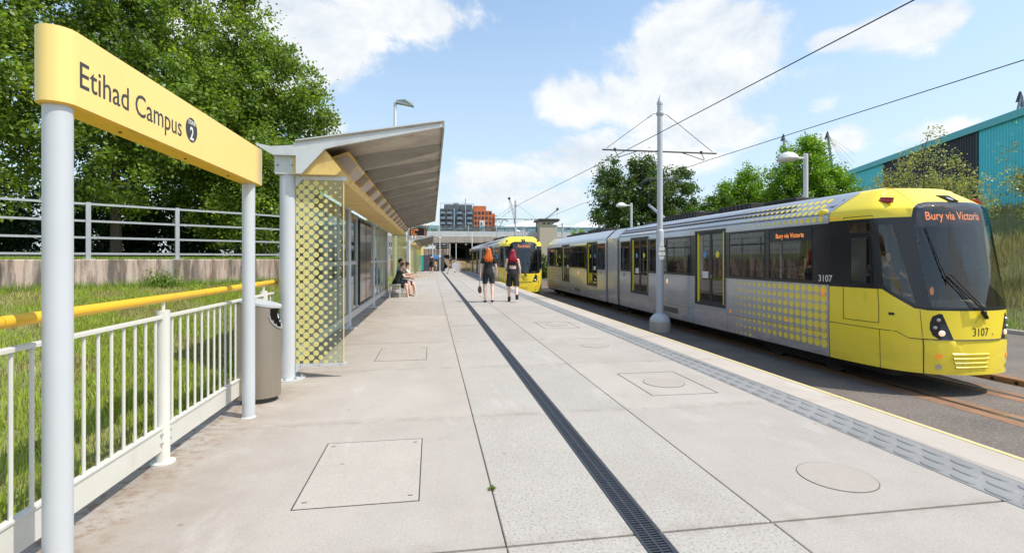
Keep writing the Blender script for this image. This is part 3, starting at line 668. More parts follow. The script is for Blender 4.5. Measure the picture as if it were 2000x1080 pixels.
# ------------------------------------------------------------------ shelters
def shelter(label, y0, nb, bay, yend, full=True):
    t = thing('platform_shelter', label, 'shelter', (-1.66, y0, 0), 0, 'glass shelters with raised roofs')
    X = lambda x: x + 1.66
    cols = [i * bay for i in range(nb + 1)]; Lr = yend - y0; RY0 = -.16
    for i, y in enumerate(cols):
        D = .086 if i == 0 else .06
        c = MB().lathe([(D + .11, 0), (D + .11, .014), (D, .016), (D, 2.37)], (0, y, 0), 28).build('column', 'steel_post', t)
        if full and i < 4:
            for a in range(3 if i else 4):
                an = -1.2 + a * .8 if i else -1.5 + a * .75
                MB().lathe([(.018, .014), (.018, .03), (.008, .031), (.008, .05)], ((D + .07) * math.cos(an), y + (D + .07) * math.sin(an), 0), 8).build('anchor_bolt', 'galv', c)
    # head bracket and gutter wing on the near column
    for i, y in enumerate(cols):
        hb = MB().box(-.115, .115, y - .10, y + .10, 2.37, 2.575).build('head_bracket', 'light_panel', t, smooth=False)
        if i == 0:
            for sx in (-.08, .08): MB().tube([(sx, y - .102, 2.47), (sx, y - .108, 2.47)], .009, 8).build('bolt', 'dark_metal', hb)
    # gutter wing: curved tray running the full length
    gp = [(-.30, 2.685), (-.29, 2.70), (-.14, 2.672), (.09, 2.69), (.13, 2.735), (.13, 2.576), (-.12, 2.576)]
    MB().prism(gp, 'y', RY0, Lr).build('gutter', 'light_panel', t, ang=30)
    # roof skin (thin) from gutter to eave
    e0, e1 = (X(-1.53), 2.735), (X(.13), 3.03)
    sl = (e1[1] - e0[1]) / (e1[0] - e0[0])
    MB().prism([(e0[0], e0[1]), (e1[0], e1[1]), (e1[0], e1[1] - .022), (e0[0], e0[1] - .022)], 'y', RY0, Lr).build('roof_sheet', 'roof_under', t, smooth=False)
    MB().prism([(e1[0] + .001, e1[1] + .012), (e1[0] + .022, e1[1] + .012), (e1[0] + .022, e1[1] - .085), (e1[0] + .001, e1[1] - .085)], 'y', RY0 - .004, Lr + .004).build('eave_trim', 'roof_rib', t, smooth=False)
    MB().prism([(e0[0], e0[1] + .002), (e1[0], e1[1] + .002), (e1[0], e1[1] + .016), (e0[0], e0[1] + .016)], 'y', RY0 - .02, Lr + .02).build('roof_capping', 'light_panel', t, smooth=False)
    # gable rafters at both ends, ribs between
    def rafter(name, y, th, dep0, dep1, mt):
        za, zb = e0[1] - .024, e1[1] - .024
        return MB().prism([(X(-1.53), za - dep0), (X(-1.53), za), (e1[0], zb), (e1[0], zb - dep1)], 'y', y, y + th).build(name, mt, t, smooth=False)
    za, zb = e0[1] - .024, e1[1] - .024
    for y in (RY0, Lr - .03):
        MB().prism([(X(-1.53), 2.37), (X(-1.53), za), (e1[0], zb), (e1[0], zb - .035), (X(-1.12), za + sl * .41 - .095), (X(-1.215), 2.66), (X(-1.47), 2.37)], 'y', y, y + .04).build('gable_rafter', 'light_panel', t, smooth=False)
    n = int(Lr / 1.13)
    for k in range(1, n + 1):
        y = RY0 + k * 1.13
        # folded rib: sloping face towards the camera
        za2 = lambda x: za + sl * (x - X(-1.53))
        x0_, x1_ = X(-1.0), e1[0] - .004
        vs = []
        for x, d in ((x0_, .21), (x1_, .085)):
            z = za2(x); vs += [(x, y - .05, z), (x, y - .0, z - d), (x, y + .05, z - d), (x, y + .42, z)]
        MB().add(vs, [(0, 1, 5, 4), (1, 2, 6, 5), (2, 3, 7, 6), (3, 0, 4, 7), (0, 3, 2, 1), (4, 5, 6, 7)]).build('roof_rib', 'roof_rib', t, smooth=False)
    # yellow soffit fascia in panels, with projecting light boxes
    k = 0; y = RY0 + .045
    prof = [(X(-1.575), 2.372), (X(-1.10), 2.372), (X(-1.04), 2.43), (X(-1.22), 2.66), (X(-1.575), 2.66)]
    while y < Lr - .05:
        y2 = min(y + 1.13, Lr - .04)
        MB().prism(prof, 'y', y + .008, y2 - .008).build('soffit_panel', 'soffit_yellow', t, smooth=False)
        if y2 - y > .9:
            ya, yb = y + .42, y + 1.0
            q = [(X(-1.05), 2.425), (X(-.90), 2.56), (X(-1.02), 2.735), (X(-1.225), 2.655)]
            fb = MB(); fb.add([(p[0], ya, p[1]) for p in q] + [(p[0], yb, p[1]) for p in q], [(0, 1, 2, 3), (7, 6, 5, 4), (0, 4, 5, 1), (1, 5, 6, 2), (2, 6, 7, 3), (3, 7, 4, 0)])
            lbx = fb.build('light_box', 'soffit_yellow', t, smooth=False)
            a_, b_ = Vector((q[1][0], q[1][1])), Vector((q[2][0], q[2][1])); nn = Vector((b_.y - a_.y, -(b_.x - a_.x))).normalized() * .004
            c_, d_ = Vector(q[0]), Vector(q[1]); m1 = Vector((d_.y - c_.y, -(d_.x - c_.x))).normalized() * .004
            p1, p2 = c_.lerp(d_, .12) + m1, c_.lerp(d_, .88) + m1
            MB().quad((p1.x, ya + .05, p1.y), (p2.x, ya + .05, p2.y), (p2.x, yb - .05, p2.y), (p1.x, yb - .05, p1.y)).build('diffuser', 'light_box', lbx, smooth=False)
            p1, p2 = Vector(q[1]).lerp(Vector(q[0]), .12), Vector(q[2]).lerp(Vector(q[3]), .12)
            MB().quad((p1.x, ya - .003, p1.y + .02), (p2.x, ya - .003, p2.y - .03), (q[3][0] + .05, ya - .003, q[3][1] - .01), (q[0][0] + .03, ya - .003, q[0][1] + .02)).build('end_plate', 'light_box', lbx, smooth=False)
        y = y2
    # glazed back wall
    ze0, ze1 = .30, 2.36
    MB().box(-.035, .035, .20, cols[-1] + .0, .16, .30).build('bottom_rail', 'grey_paint', t, smooth=False)
    MB().box(-.04, .04, -.02, Lr - .05, 2.30, 2.369).build('top_rail', 'grey_paint', t, smooth=False) if False else None
    for i in range(nb):
        a, b_ = cols[i] + .09, cols[i + 1] - .065; w = (b_ - a) / 4
        for j in range(5):
            yj = a + w * j; hw = .03 if j in (0, 4) else .019
            MB().box(-.03, .03, yj - hw, yj + hw, .301, 2.366).build('mullion', 'grey_paint', t, smooth=False)
        for j in range(4):
            ya, yb = a + w * j + .031, a + w * (j + 1) - .031
            if i == 1 and j in (1, 2):               # dark framed poster case
                pc = MB().box(.032, .075, ya - .02, yb + .03, .36, 2.28).build('poster_case', 'black', t, smooth=False)
                MB().quad((.077, ya + .03, .42), (.077, yb - .03, .42), (.077, yb - .03, 2.2), (.077, ya + .03, 2.2)).build('poster_glass', 'poster', pc, smooth=False)
                MB().box(.0, .01, ya, yb, .32, 2.36).build('glass_pane', 'shelter_glass', t, smooth=False); continue
            MB().box(-.021, .021, ya + .0, yb - .0, 1.27, 1.345).build('transom', 'grey_paint', t, smooth=False)
            MB().box(-.006, .006, ya, yb, .302, 1.269).build('glass_pane', 'shelter_glass', t, smooth=False)
            MB().box(-.006, .006, ya, yb, 1.346, 2.366).build('glass_pane', 'shelter_glass', t, smooth=False)
    # dotted end screens
    for ys, sgn in ((0.0, 1), (Lr - .35, 0)):
        x0_, x1_ = .095, .625
        if sgn == 0: x0_ = .06
        sc_ = MB().box(x0_, x1_, ys - .006, ys + .006, .17, 2.335).build('dotted_screen', 'panel_glass', t, smooth=False)
        MB().box(x1_ + .0005, x1_ + .009, ys - .008, ys + .008, .17, 2.335).build('edge_strip', 'sign_yellow', sc_, smooth=False)
        fr = MB(); fr2 = MB(); fr.prism([(x0_ - .005, 2.24), (x0_ - .005, 2.368), (x1_ + .04, 2.368), (x1_ + .04, 2.322), (x0_ + .07, 2.322)], 'y', ys - .02, ys + .02)
        fr2.prism([(x0_ - .005, .06), (x0_ + .06, .135), (x1_ + .04, .135), (x1_ + .04, .168), (x0_ - .005, .168)], 'y', ys - .02, ys + .02)
        fr.build('clamp_frame', 'light_panel', t, smooth=False); fr2.build('clamp_frame', 'light_panel', t, smooth=False)
        if sgn:
            for fx in (.15, .36, .6):
                for fz in (.152, 2.352): MB().tube([(fx, ys - .0205, fz), (fx, ys - .025, fz)], .008, 8).build('screw', 'galv', t)
        db = MB(); nc = 10; dx = .0545; rad = [.0365, .0365, .0365, .0345, .032, .028, .023, .018, .013, .008]
        if sgn == 0: rad = [.034] * 10
        for c_ in range(nc):
            for r_ in range(21):
                cx_ = x0_ + .006 + c_ * dx; cz_ = .185 + r_ * .105 + (c_ % 2) * .0525
                if cz_ > 2.33: continue
                rr = rad[c_]; n12 = 14
                pts = [(max(x0_ + .001, cx_ + rr * math.cos(2 * math.pi * k / n12)), max(.172, min(2.333, cz_ + rr * math.sin(2 * math.pi * k / n12)))) for k in range(n12)]
                db.add([(a_, ys - .0075, b_) for a_, b_ in pts], [tuple(range(n12))])
        db.build('dot_print', 'glass_dot', sc_, smooth=False, kind='stuff')
    return t
sh1 = shelter('long platform shelter with yellow soffit and dotted glass screen, nearest the camera', 6.2, 3, 4.3, 21.4)
sh2 = copy_tree(sh1); sh2.location = (-1.66, 36.0, 0); sh2['label'] = 'smaller-looking second shelter farther along the platform, beyond the departure display'
# bench along the back wall
be = thing('bench', 'grey metal slatted bench by the shelter glass, with people sitting on it', 'bench', (-1.30, 18.3, 0))
for k in range(5): MB().bbox(-.20 + k * .082, -.128 + k * .082, 0, 2.9, .455, .48, .004).build('slat', 'grey_paint', be, smooth=False)
for y in (.12, 1.45, 2.78):
    b = MB(); b.box(-.2, -.16, y - .03, y + .03, 0, .454); b.box(.16, .2, y - .03, y + .03, 0, .454); b.box(-.159, .159, y - .03, y + .03, .40, .454); b.build('leg', 'cream_paint', be, smooth=False)
# ------------------------------------------------------------------ trams
PLAN = [(0, -.05), (.15, -.047), (.3, -.035), (.5, .005), (.7, .085), (.80, .145), (.86, .20), (.93, .265), (1.0, .345), (1.06, .43), (1.12, .53), (1.17, .66), (1.21, .81), (1.245, 1.0), (1.27, 1.2), (1.295, 1.4), (1.31, 1.6), (1.32, 1.8), (1.325, 2.0), (1.325, 13.35)]
_S = [0.0]
for a, b in zip(PLAN[:-1], PLAN[1:]): _S.append(_S[-1] + math.hypot(b[0] - a[0], b[1] - a[1]))
_W = [p[0] for p in PLAN]; _L = [p[1] for p in PLAN]
S_CORNER = _S[6]; S_END = _S[-1]
def sL(L): return float(np.interp(L, _L, _S))
def sW(w): return float(np.interp(w, _W, _S))
def tmap(s, t, off=0.0):                              # surface of the car body: s along the plan line, t up
    a = abs(s); sg = 1 if s >= 0 else -1
    w = float(np.interp(a, _S, _W)); L = float(np.interp(a, _S, _L)); e = .06
    w0, L0 = float(np.interp(max(0, a - e), _S, _W)), float(np.interp(max(0, a - e), _S, _L)); w1, L1 = float(np.interp(a + e, _S, _W)), float(np.interp(a + e, _S, _L))
    if a < e: w0 = -float(np.interp(e - a, _S, _W)); L0 = float(np.interp(e - a, _S, _L))
    tx, ty = w1 - w0, L1 - L0; h = math.hypot(tx, ty) or 1; nx, ny = ty / h, -tx / h
    if t <= 2.3: z = t; ins = 0.0 if t > .0 else .02 * (t / -.6)
    elif t <= 2.9: g = (t - 2.3) / .6; z = 2.3 + .43 * (g ** .92); ins = .44 * (g ** 1.1)
    else: g = (t - 2.9) / .2; z = 2.73 + .05 * g; ins = .44 + .26 * g
    rk = 0.0
    wt = 1 - min(1, max(0, (a - S_CORNER) / 1.3)); wt = wt * wt * (3 - 2 * wt)
    if t > .55: rk = (min(t, 2.3) - .55) * .17 * wt
    if t > 2.3: rk += (t - 2.3) * .35 * wt
    if t < .0: rk += -.015 * wt
    w -= nx * ins; L -= ny * ins; w = max(0, w)
    return Vector((sg * (w + nx * off), L + rk + ny * off, z))   # x sign: +s is the +x flank
def poly_contains(p, poly):
    x, y = p; c = False; j = len(poly) - 1
    for i in range(len(poly)):
        xi, yi = poly[i]; xj, yj = poly[j]
        if (yi > y) != (yj > y) and x < (xj - xi) * (y - yi) / (yj - yi) + xi: c = not c
        j = i
    return c
def sheet(regions, dom, xc, yc, mapf):
    """cut the flat domain along every region outline and map it onto the body; returns {key: MB}"""
    bm = bmesh.new(); f = bm.faces.new([bm.verts.new((x, y, 0)) for x, y in dom])
    for i, cuts in ((0, xc), (1, yc)):
        for c in cuts:
            co = (c, 0, 0) if i == 0 else (0, c, 0); no = (1, 0, 0) if i == 0 else (0, 1, 0)
            bmesh.ops.bisect_plane(bm, geom=bm.verts[:] + bm.edges[:] + bm.faces[:], plane_co=co, plane_no=no, dist=1e-5)
    for key, poly in regions:
        x0, x1 = min(p[0] for p in poly), max(p[0] for p in poly); y0, y1 = min(p[1] for p in poly), max(p[1] for p in poly)
        for i in range(len(poly)):
            p, q = poly[i], poly[(i + 1) % len(poly)]; d = Vector((q[0] - p[0], q[1] - p[1], 0))
            fs = []
            for f in bm.faces:
                X_ = [v.co.x for v in f.verts]; Y_ = [v.co.y for v in f.verts]
                if max(X_) > x0 - 1e-4 and min(X_) < x1 + 1e-4 and max(Y_) > y0 - 1e-4 and min(Y_) < y1 + 1e-4: fs.append(f)
            es = {e for f in fs for e in f.edges}; vs_ = {v for f in fs for v in f.verts}
            bmesh.ops.bisect_plane(bm, geom=list(vs_) + list(es) + fs, plane_co=(p[0], p[1], 0), plane_no=(-d.y, d.x, 0), dist=1e-5)
    out = {}
    bm.verts.index_update()
    for f in bm.faces:
        c = f.calc_center_median(); key = 'shell'
        for k, poly in regions:
            if poly_contains((c.x, c.y), poly): key = k; break
        out.setdefault(key, []).append(tuple(v.index for v in f.verts))
    co = [(v.co.x, v.co.y) for v in bm.verts]; bm.free(); res = {}
    for key, fs in out.items():
        used = sorted({i for f in fs for i in f}); rm = {j: i for i, j in enumerate(used)}; m = MB()
        m.add([mapf(*co[j]) for j in used], [tuple(rm[i] for i in f) for f in fs]); res[key] = m
    return res
def rectp(a, b, c, d): return [(a, c), (b, c), (b, d), (a, d)]
def mir(poly): return [(-x, y) for x, y in poly]
def inset_poly(poly, k):
    cx_ = sum(p[0] for p in poly) / len(poly); cy_ = sum(p[1] for p in poly) / len(poly)
    return [(cx_ + (x - cx_) * k, cy_ + (y - cy_) * k) for x, y in poly]
def rnd_rect(a, b, c, d, r=.04, n=3):
    o = []
    for (x, y, s0) in ((b - r, d - r, 0), (a + r, d - r, 90), (a + r, c + r, 180), (b - r, c + r, 270)):
        for k in range(n + 1): t = R(s0 + 90 * k / n); o.append((x + r * math.cos(t), y + r * math.sin(t)))
    return o
Z1 = (0, 0, 1.0)
DOORS = [(5.43, 7.06), (10.43, 12.10)]
WINS = [(2.24, 3.62, 0), (3.78, 5.24, 1), (7.32, 8.88, 1), (8.98, 10.28, 1), (12.24, 13.18, 0)]
def strip_on(mb, pts, w=.012, off=.004):
    P = [tmap(s, t, off) for s, t in pts]
    for (a, b) in zip(pts[:-1], pts[1:]):
        n = max(1, int(math.hypot(a[0] - b[0], a[1] - b[1]) / .12)); d = Vector((b[0] - a[0], b[1] - a[1])).normalized(); q = Vector((-d.y, d.x)) * w / 2
        for k in range(n):
            u = Vector(a).lerp(Vector(b), k / n); v = Vector(a).lerp(Vector(b), (k + 1) / n)
            mb.add([tmap(*(u - q), off), tmap(*(v - q), off), tmap(*(v + q), off), tmap(*(u + q), off)], [(0, 1, 2, 3)])
    return mb
def build_tram(label, loc, num, dest, cat='tram'):
    root = thing('tram', label, cat, loc, 0, 'yellow and silver trams')
    # ---- car body sheet
    regs = []; wsp = [(-.80, .56), (.80, .56), (.845, .9), (.865, 1.6), (.855, 2.05), (.80, 2.26), (.70, 2.36), (.55, 2.41), (-.55, 2.41), (-.70, 2.36), (-.80, 2.26), (-.855, 2.05), (-.865, 1.6), (-.845, .9)]
    regs.append(('windscreen', wsp))
    mask = [(-.86, .50), (.86, .50), (.90, .9), (.915, 1.6), (.905, 2.08), (.84, 2.31), (.72, 2.41), (.56, 2.455), (-.56, 2.455), (-.72, 2.41), (-.84, 2.31), (-.905, 2.08), (-.915, 1.6), (-.90, .9)]
    sw = [(1.47, .88), (1.02, .60), (1.10, 1.3), (1.20, 2.02), (1.47, 2.02)]
    cd = rnd_rect(1.70, 2.12, .93, 1.80, .03, 2); cu_ = rectp(1.66, 2.16, 1.90, 2.09)
    blk = [(2.62, .84), (1.50, .84), (1.05, .53), (.86, .50), (.88, 2.15), (2.62, 2.15)]
    blkm = mir(blk)
    regs += [('side_window', sw), ('side_window_far', mir(sw)), ('cab_door_window', cd), ('cab_door_window_far', mir(cd)), ('cab_top_window', cu_), ('cab_top_window_far', mir(cu_))]
    hl = [(.835, .30), (.80, .40), (.70, .45), (.655, .44), (.49, .01), (.55, -.01), (.70, .0), (.80, .07), (.84, .18)]
    regs += [('headlight', hl), ('headlight_far', mir(hl))]
    for sg in (1, -1):
        for i, (a, b, h) in enumerate(WINS):
            p = rectp(sL(a), sL(b), .93, 2.07); regs.append(('w%d_%d' % (i, sg), p if sg > 0 else mir(p)))
        for i, (a, b) in enumerate(DOORS):
            p = rectp(sL(a), sL(b), .02, 2.235); regs.append(('d%d_%d' % (i, sg), p if sg > 0 else mir(p)))
        band = rectp(2.62, sL(13.22), .86, 2.12); regs.append(('black', band if sg > 0 else mir(band)))
        regs.append(('black', blk if sg > 0 else blkm))
    regs.append(('black', mask))
    yel = [(-2.62, -.62), (2.62, -.62), (2.62, 2.3), (2.15, 3.12), (-2.15, 3.12), (-2.62, 2.3)]
    regs.append(('bumper', [(-.93, -.62), (.93, -.62), (.93, -.0), (-.93, -.0)]))
    regs.append(('yellow', yel))
    xc = sorted({0.0} | {s * x for s in (1, -1) for x in ([.15, .3, .45, .6, .7, .8, S_CORNER, .97, 1.05, 1.12, 1.2, 1.28, 1.36, 1.45, 1.55, 1.65, 1.8, 2.0, 2.2, 2.4, 2.62, 3, 5, 7, 9, 11, 13])})
    yc = [-.3, 0, .3, .55, .8, 1.1, 1.4, 1.7, 2.0, 2.3, 2.36, 2.42, 2.5, 2.6, 2.7, 2.8, 2.9, 2.94, 3.0]
    dom = [(-S_END, -.6), (S_END, -.6), (S_END, 3.1), (-S_END, 3.1)]
    parts = sheet(regs, dom, xc, yc, lambda s, t: tmap(s, t) - Vector((0, 0, 0)))
    car = []
    def P(mb, name, mat=None, parent=None, **k):
        if parent is None: o = mb.build(name, mat, root, loc=Z1, **k); car.append(o)
        else: o = mb.build(name, mat, parent, **k)
        return o
    P(parts['shell'], 'body_shell', 'tram_silver', ang=40)
    P(parts['yellow'], 'cab_shell', 'tram_yellow', ang=45)
    bk = P(parts['black'], 'black_band', 'tram_black', ang=45)
    # bumper pushed out slightly with its own lip
    bmp = parts['bumper']; P(bmp, 'bumper', 'tram_yellow', ang=45)
    b = MB(); strip_on(b, [(-.93, -.6), (-.93, 0.0), (.93, 0.0), (.93, -.6)], .016, .003)
    strip_on(b, [(.93, .0), (1.12, .0), (1.30, .10), (2.62, .12)], .012, .003); strip_on(b, [(-.93, .0), (-1.12, .0), (-1.30, .10), (-2.62, .12)], .012, .003)
    for sg in (1, -1):
        strip_on(b, [(sg * 2.62, -.6), (sg * 2.62, 2.3), (sg * 2.15, 3.05)], .014, .003)
        strip_on(b, [(sg * 1.57, -.6), (sg * 1.57, .1)], .010, .003)
        strip_on(b, [(sg * 1.58, 2.15), (sg * 1.58, .22), (sg * 2.28, .22), (sg * 2.28, .84)], .012, .0035)
        strip_on(b, [(sg * 1.58, 2.17), (sg * 1.58, 2.2), (sg * 2.28, 2.2), (sg * 2.28, 2.17)], .012, .003)
        strip_on(b, [(sg * .93, .0), (sg * .97, .5)], .008, .003)
        for L in (7.15, 8.95, 10.35, 12.2): strip_on(b, [(sg * sL(L), -.6), (sg * sL(L), .02)], .008, .003)
        for L in (5.37, 3.6): strip_on(b, [(sg * sL(L), -.6), (sg * sL(L), .84 if L > 5 else -.02)], .008, .003)
        strip_on(b, [(sg * 2.7, -.12), (sg * sL(5.37), -.12)], .008, .003); strip_on(b, [(sg * sL(7.15), -.15), (sg * sL(10.35), -.15)], .007, .003)
        strip_on(b, [(sg * 2.65, 2.3), (sg * S_END, 2.3)], .010, .002); strip_on(b, [(sg * sL(6.2), 2.32), (sg * sL(6.2), 2.9)], .008, .003)
    P(b, 'panel_joints', 'gap_dark', smooth=False, kind='stuff')
    # bumper slots, tow dots
    b = MB()
    for k in range(4):
        zz = -.27 - .075 * k; l0, l1 = -.52 + .02 * k, .16 - .01 * k
        P0 = [tmap(l0 + (l1 - l0) * j / 6, zz, .003) for j in range(7)]; P1 = [tmap(l0 + (l1 - l0) * j / 6, zz + .028, .022) for j in range(7)]; P2 = [tmap(l0 + (l1 - l0) * j / 6, zz + .045, .003) for j in range(7)]
        for j in range(6): b.add([P0[j], P0[j + 1], P1[j + 1], P1[j], P2[j], P2[j + 1]], [(0, 1, 2, 3), (3, 2, 5, 4)])
    P(b, 'bumper_louvre', 'tram_yellow', ang=20)
    for sg in (1, -1):
        for (zz, mt, nm) in ((-.29, 'lamp_amber', 'indicator'), (-.47, 'lamp_clear', 'marker_light')):
            P(disc(MB(), lambda a, c: tmap(a, c, .012), -.72 * sg if False else .72 * sg, zz, .045, 16), nm, mt, smooth=False)
    P(sheet([], wsp, [-.75 + .1 * k for k in range(16)], [.6 + .1 * k for k in range(18)], lambda s, t: tmap(s, t))['shell'], 'windscreen', 'wind_glass', ang=80)
    for k in ('side_window', 'side_window_far'): P(sheet([], sw if 'far' not in k else mir(sw), [s_ * x for s_ in (1, -1) for x in (1.1, 1.17, 1.24, 1.31, 1.38)], [.8, 1.0, 1.3, 1.6, 1.8], lambda s, t: tmap(s, t))['shell'], 'cab_side_window', 'tram_glass', ang=80)
    for k in ('cab_door_window', 'cab_door_window_far'):
        o = P(parts[k], 'cab_door_window', 'tram_glass', ang=60); sgn = 1 if 'far' not in k else -1
        fb = MB(); strip_on(fb, [(sgn * 1.68, .91), (sgn * 1.68, 1.82), (sgn * 2.14, 1.82), (sgn * 2.14, .91), (sgn * 1.68, .91)], .035, .010); P(fb, 'window_frame', 'tram_black', o, smooth=False)
    for k in ('cab_top_window', 'cab_top_window_far'): P(parts[k], 'cab_top_window', 'tram_glass', ang=60)
    for k in ('headlight', 'headlight_far'):
        o = P(parts[k], 'headlight', 'tram_black', ang=60); sgn = 1 if 'far' not in k else -1
        for (w, z, r, mt) in ((.715, .335, .034, 'lamp_clear'), (.765, .205, .034, 'lamp_clear'), (.665, .11, .052, 'lamp_lit')):
            b = MB(); n = 16
            c0 = tmap(sgn * w, z, .004); ring = [tmap(sgn * w + r * math.cos(2 * math.pi * k_ / n), z + r * math.sin(2 * math.pi * k_ / n), .004) for k_ in range(n)]; ring2 = [tmap(sgn * w + r * .7 * math.cos(2 * math.pi * k_ / n), z + r * .7 * math.sin(2 * math.pi * k_ / n), .022) for k_ in range(n)]
            b.add(ring + ring2 + [tmap(sgn * w, z, .03)], [(i, (i + 1) % n, n + (i + 1) % n, n + i) for i in range(n)] + [(n + i, n + (i + 1) % n, 2 * n) for i in range(n)])
            P(b, 'lamp', mt, o)
    # passenger windows
    for sg in (1, -1):
        for i, (a, b_, h) in enumerate(WINS):
            o = P(parts['w%d_%d' % (i, sg)], 'window', 'tram_glass', smooth=False)
            fb = MB(); s0, s1 = sL(a), sL(b_)
            strip_on(fb, [(sg * s0, .93), (sg * s0, 2.07), (sg * s1, 2.07), (sg * s1, .93), (sg * s0, .93)], .03, .004)
            if h: strip_on(fb, [(sg * s0, 1.76), (sg * s1, 1.76)], .045, .006)
            P(fb, 'window_frame', 'black', o, smooth=False)
            if h:
                ob = MB(); x0 = 1.30; ob.add([(sg * x0, a + .05, 1.79), (sg * x0, b_ - .05, 1.79), (sg * (x0 - .09), b_ - .05, 1.86), (sg * (x0 - .09), a + .05, 1.86)], [(0, 1, 2, 3)]); P(ob, 'hopper_vent', 'tram_glass', o, smooth=False)
        # doors
        for i, (a, b_) in enumerate(DOORS):
            x = sg * 1.325; xi = sg * 1.29
            fr = MB(); w = .07
            def bx(y0, y1, z0, z1, xa, xb): fr.box(min(xa, xb), max(xa, xb), y0, y1, z0, z1)
            bx(a, a + w, .02, 2.235, x * 1.006, sg * 1.24); bx(b_ - w, b_, .02, 2.235, x * 1.006, sg * 1.24); bx(a + w, b_ - w, 2.165, 2.235, x * 1.006, sg * 1.24); bx(a + w, b_ - w, .02, .10, x * 1.006, sg * 1.24)
            fo = P(fr, 'door_frame', 'dark_metal', smooth=False)
            m_ = (a + b_) / 2
            for j, (y0, y1) in enumerate(((a + w, m_ - .004), (m_ + .004, b_ - w))):
                lf = MB(); fw = .055; outer = j
                def lb(c0, c1, z0, z1): lf.box(min(xi, sg * 1.255), max(xi, sg * 1.255), c0, c1, z0, z1)
                lf.mat('tram_edge_yellow'); (lb(y0, y0 + .12, .10, 2.165) if j == 0 else lb(y1 - .12, y1, .10, 2.165))
                lf.mat('dark_metal'); (lb(y1 - .05, y1, .10, 2.165) if j == 0 else lb(y0, y0 + .05, .10, 2.165)); ya, yb = (y0 + .12, y1 - .05) if j == 0 else (y0 + .05, y1 - .12)
                lb(ya, yb, .10, .16); lb(ya, yb, 2.10, 2.165)
                lo = P(lf, 'door_leaf', smooth=False)
                P(MB().box(min(sg * 1.268, sg * 1.276), max(sg * 1.268, sg * 1.276), ya, yb, .16, 2.10), 'door_glass', 'tram_glass', lo, smooth=False)
                fx = lambda p, q, yy=(ya + yb) / 2: (sg * 1.2785, yy + p, q)
                P(disc(MB(), fx, 0, 1.52, .095, 18), 'sticker', 'sticker_blue' if (j == 1) else 'tram_edge_yellow', lo, smooth=False)
                if j == 1: P(MB().quad(fx(-.2, .82), fx(.12, .82), fx(.12, 1.02), fx(-.2, 1.02)), 'notice', 'sticker_white', lo, smooth=False)
                else: P(disc(MB(), lambda p, q: (sg * 1.295, y1 - .02 + p, q), 0, .88, .035, 12), 'door_button', 'lamp_clear', lo, smooth=False)
            P(MB().box(min(x, x * 1.01), max(x, x * 1.01), a + .03, b_ - .03, -.045, .012), 'sill_plate', 'galv', smooth=False)
        # dot print
        db = MB(); cols_ = 18
        for c_ in range(cols_):
            L = 1.93 + c_ * .188; r = .091 * max(.0, 1 - c_ / 18.6) ** .62
            for r_ in range(8):
                z = .76 - r_ * .185
                if z - r < -.58: continue
                disc(db, lambda p, q: tmap(sg * p, q, .0015), sL(L), z, r, 14, r * .98)
        P(db, 'dot_print', 'tram_dot', kind='stuff', smooth=False)
        db = MB()
        for c_ in range(19):
            L = 2.0 + c_ * .18; r = .075 * max(0, 1 - c_ / 19) ** .8
            for r_ in range(4):
                z = 2.215 + r_ * .17; rr = r * (1 if r_ else .85)
                if z > 2.8: continue
                if r_ > 0 and L - .4 * (r_ - 1) * .3 < 1.9: continue
                disc(db, lambda p, q: tmap(sg * p, q, .003), sL(L) - r_ * .03, z, rr, 12)
        P(db, 'roof_dot_print', 'tram_dot', kind='stuff', smooth=False)
        # texts: on the -x flank reading runs towards -y ... text goes towards the nose when seen from -x
        def flank(s0, z0, off=.006): return (lambda p, q: tmap(sg * (s0 + sg * p), z0 + q, off))
        sx = (lambda s0, z0: (lambda p, q: tmap(sg * (s0 - p), z0 + q, .006))) if sg < 0 else (lambda s0, z0: (lambda p, q: tmap(sg * (s0 + p), z0 + q, .006)))
        P(text_on(MB(), num, .19, sx(2.90 if sg < 0 else 2.35, .93), .95, 'LEFT', .002), 'fleet_number', 'white_paint', smooth=False)
        P(text_on(MB(), num, .17, sx(sL(12.95 if sg < 0 else 12.5), .66), .8), 'fleet_number', 'ink', smooth=False)
        w0, w1 = sL(2.24), sL(3.62)
        dp = MB(); dp.add([tmap(sg * (w0 + .02), 1.79, .004), tmap(sg * (w1 - .02), 1.79, .004), tmap(sg * (w1 - .02), 2.06, .004), tmap(sg * (w0 + .02), 2.06, .004)], [(0, 1, 2, 3)])
        dpo = P(dp, 'side_display', 'led_back', smooth=False)
        vs, fs = text2d(dest, .15, .9, 'CENTER', .001); cxs = (w0 + w1) / 2; kx = min(1, .95 / max(.1, max(v[0] for v in vs) - min(v[0] for v in vs)))
        P(MB().add([tmap(sg * (cxs + (-v[0] if sg < 0 else v[0]) * kx), 1.87 + v[1], .008) for v in vs], fs), 'led_lettering', 'led_text', dpo, smooth=False)
        # grille, side lamps, small fittings
        P(MB().add([tmap(sg * sL(8.15), -.42, .004), tmap(sg * sL(9.2), -.42, .004), tmap(sg * sL(9.2), -.24, .004), tmap(sg * sL(8.15), -.24, .004)], [(0, 1, 2, 3)]), 'vent_grille', 'grille', smooth=False)
        for L, z in ((1.95, .70), (8.9, .62)):
            c = tmap(sg * sL(L), z); P(MB().ball((c.x, c.y, c.z), (.03, .045, .09), 10, 6), 'side_indicator', 'lamp_amber' if L < 3 else 'lamp_lit')
        for L, z in ((3.0, .0), (5.2, -.03), (9.0, .0)):
            disc_ = disc(MB(), lambda p, q: tmap(sg * p, q, .004), sL(L), z, .04, 10); P(disc_, 'amber_reflector', 'lamp_amber', smooth=False)
        c = tmap(sg * sL(1.98), 2.36); P(MB().ball((c.x, c.y, c.z), (.07, .13, .075), 12, 8), 'camera_housing', 'tram_yellow')
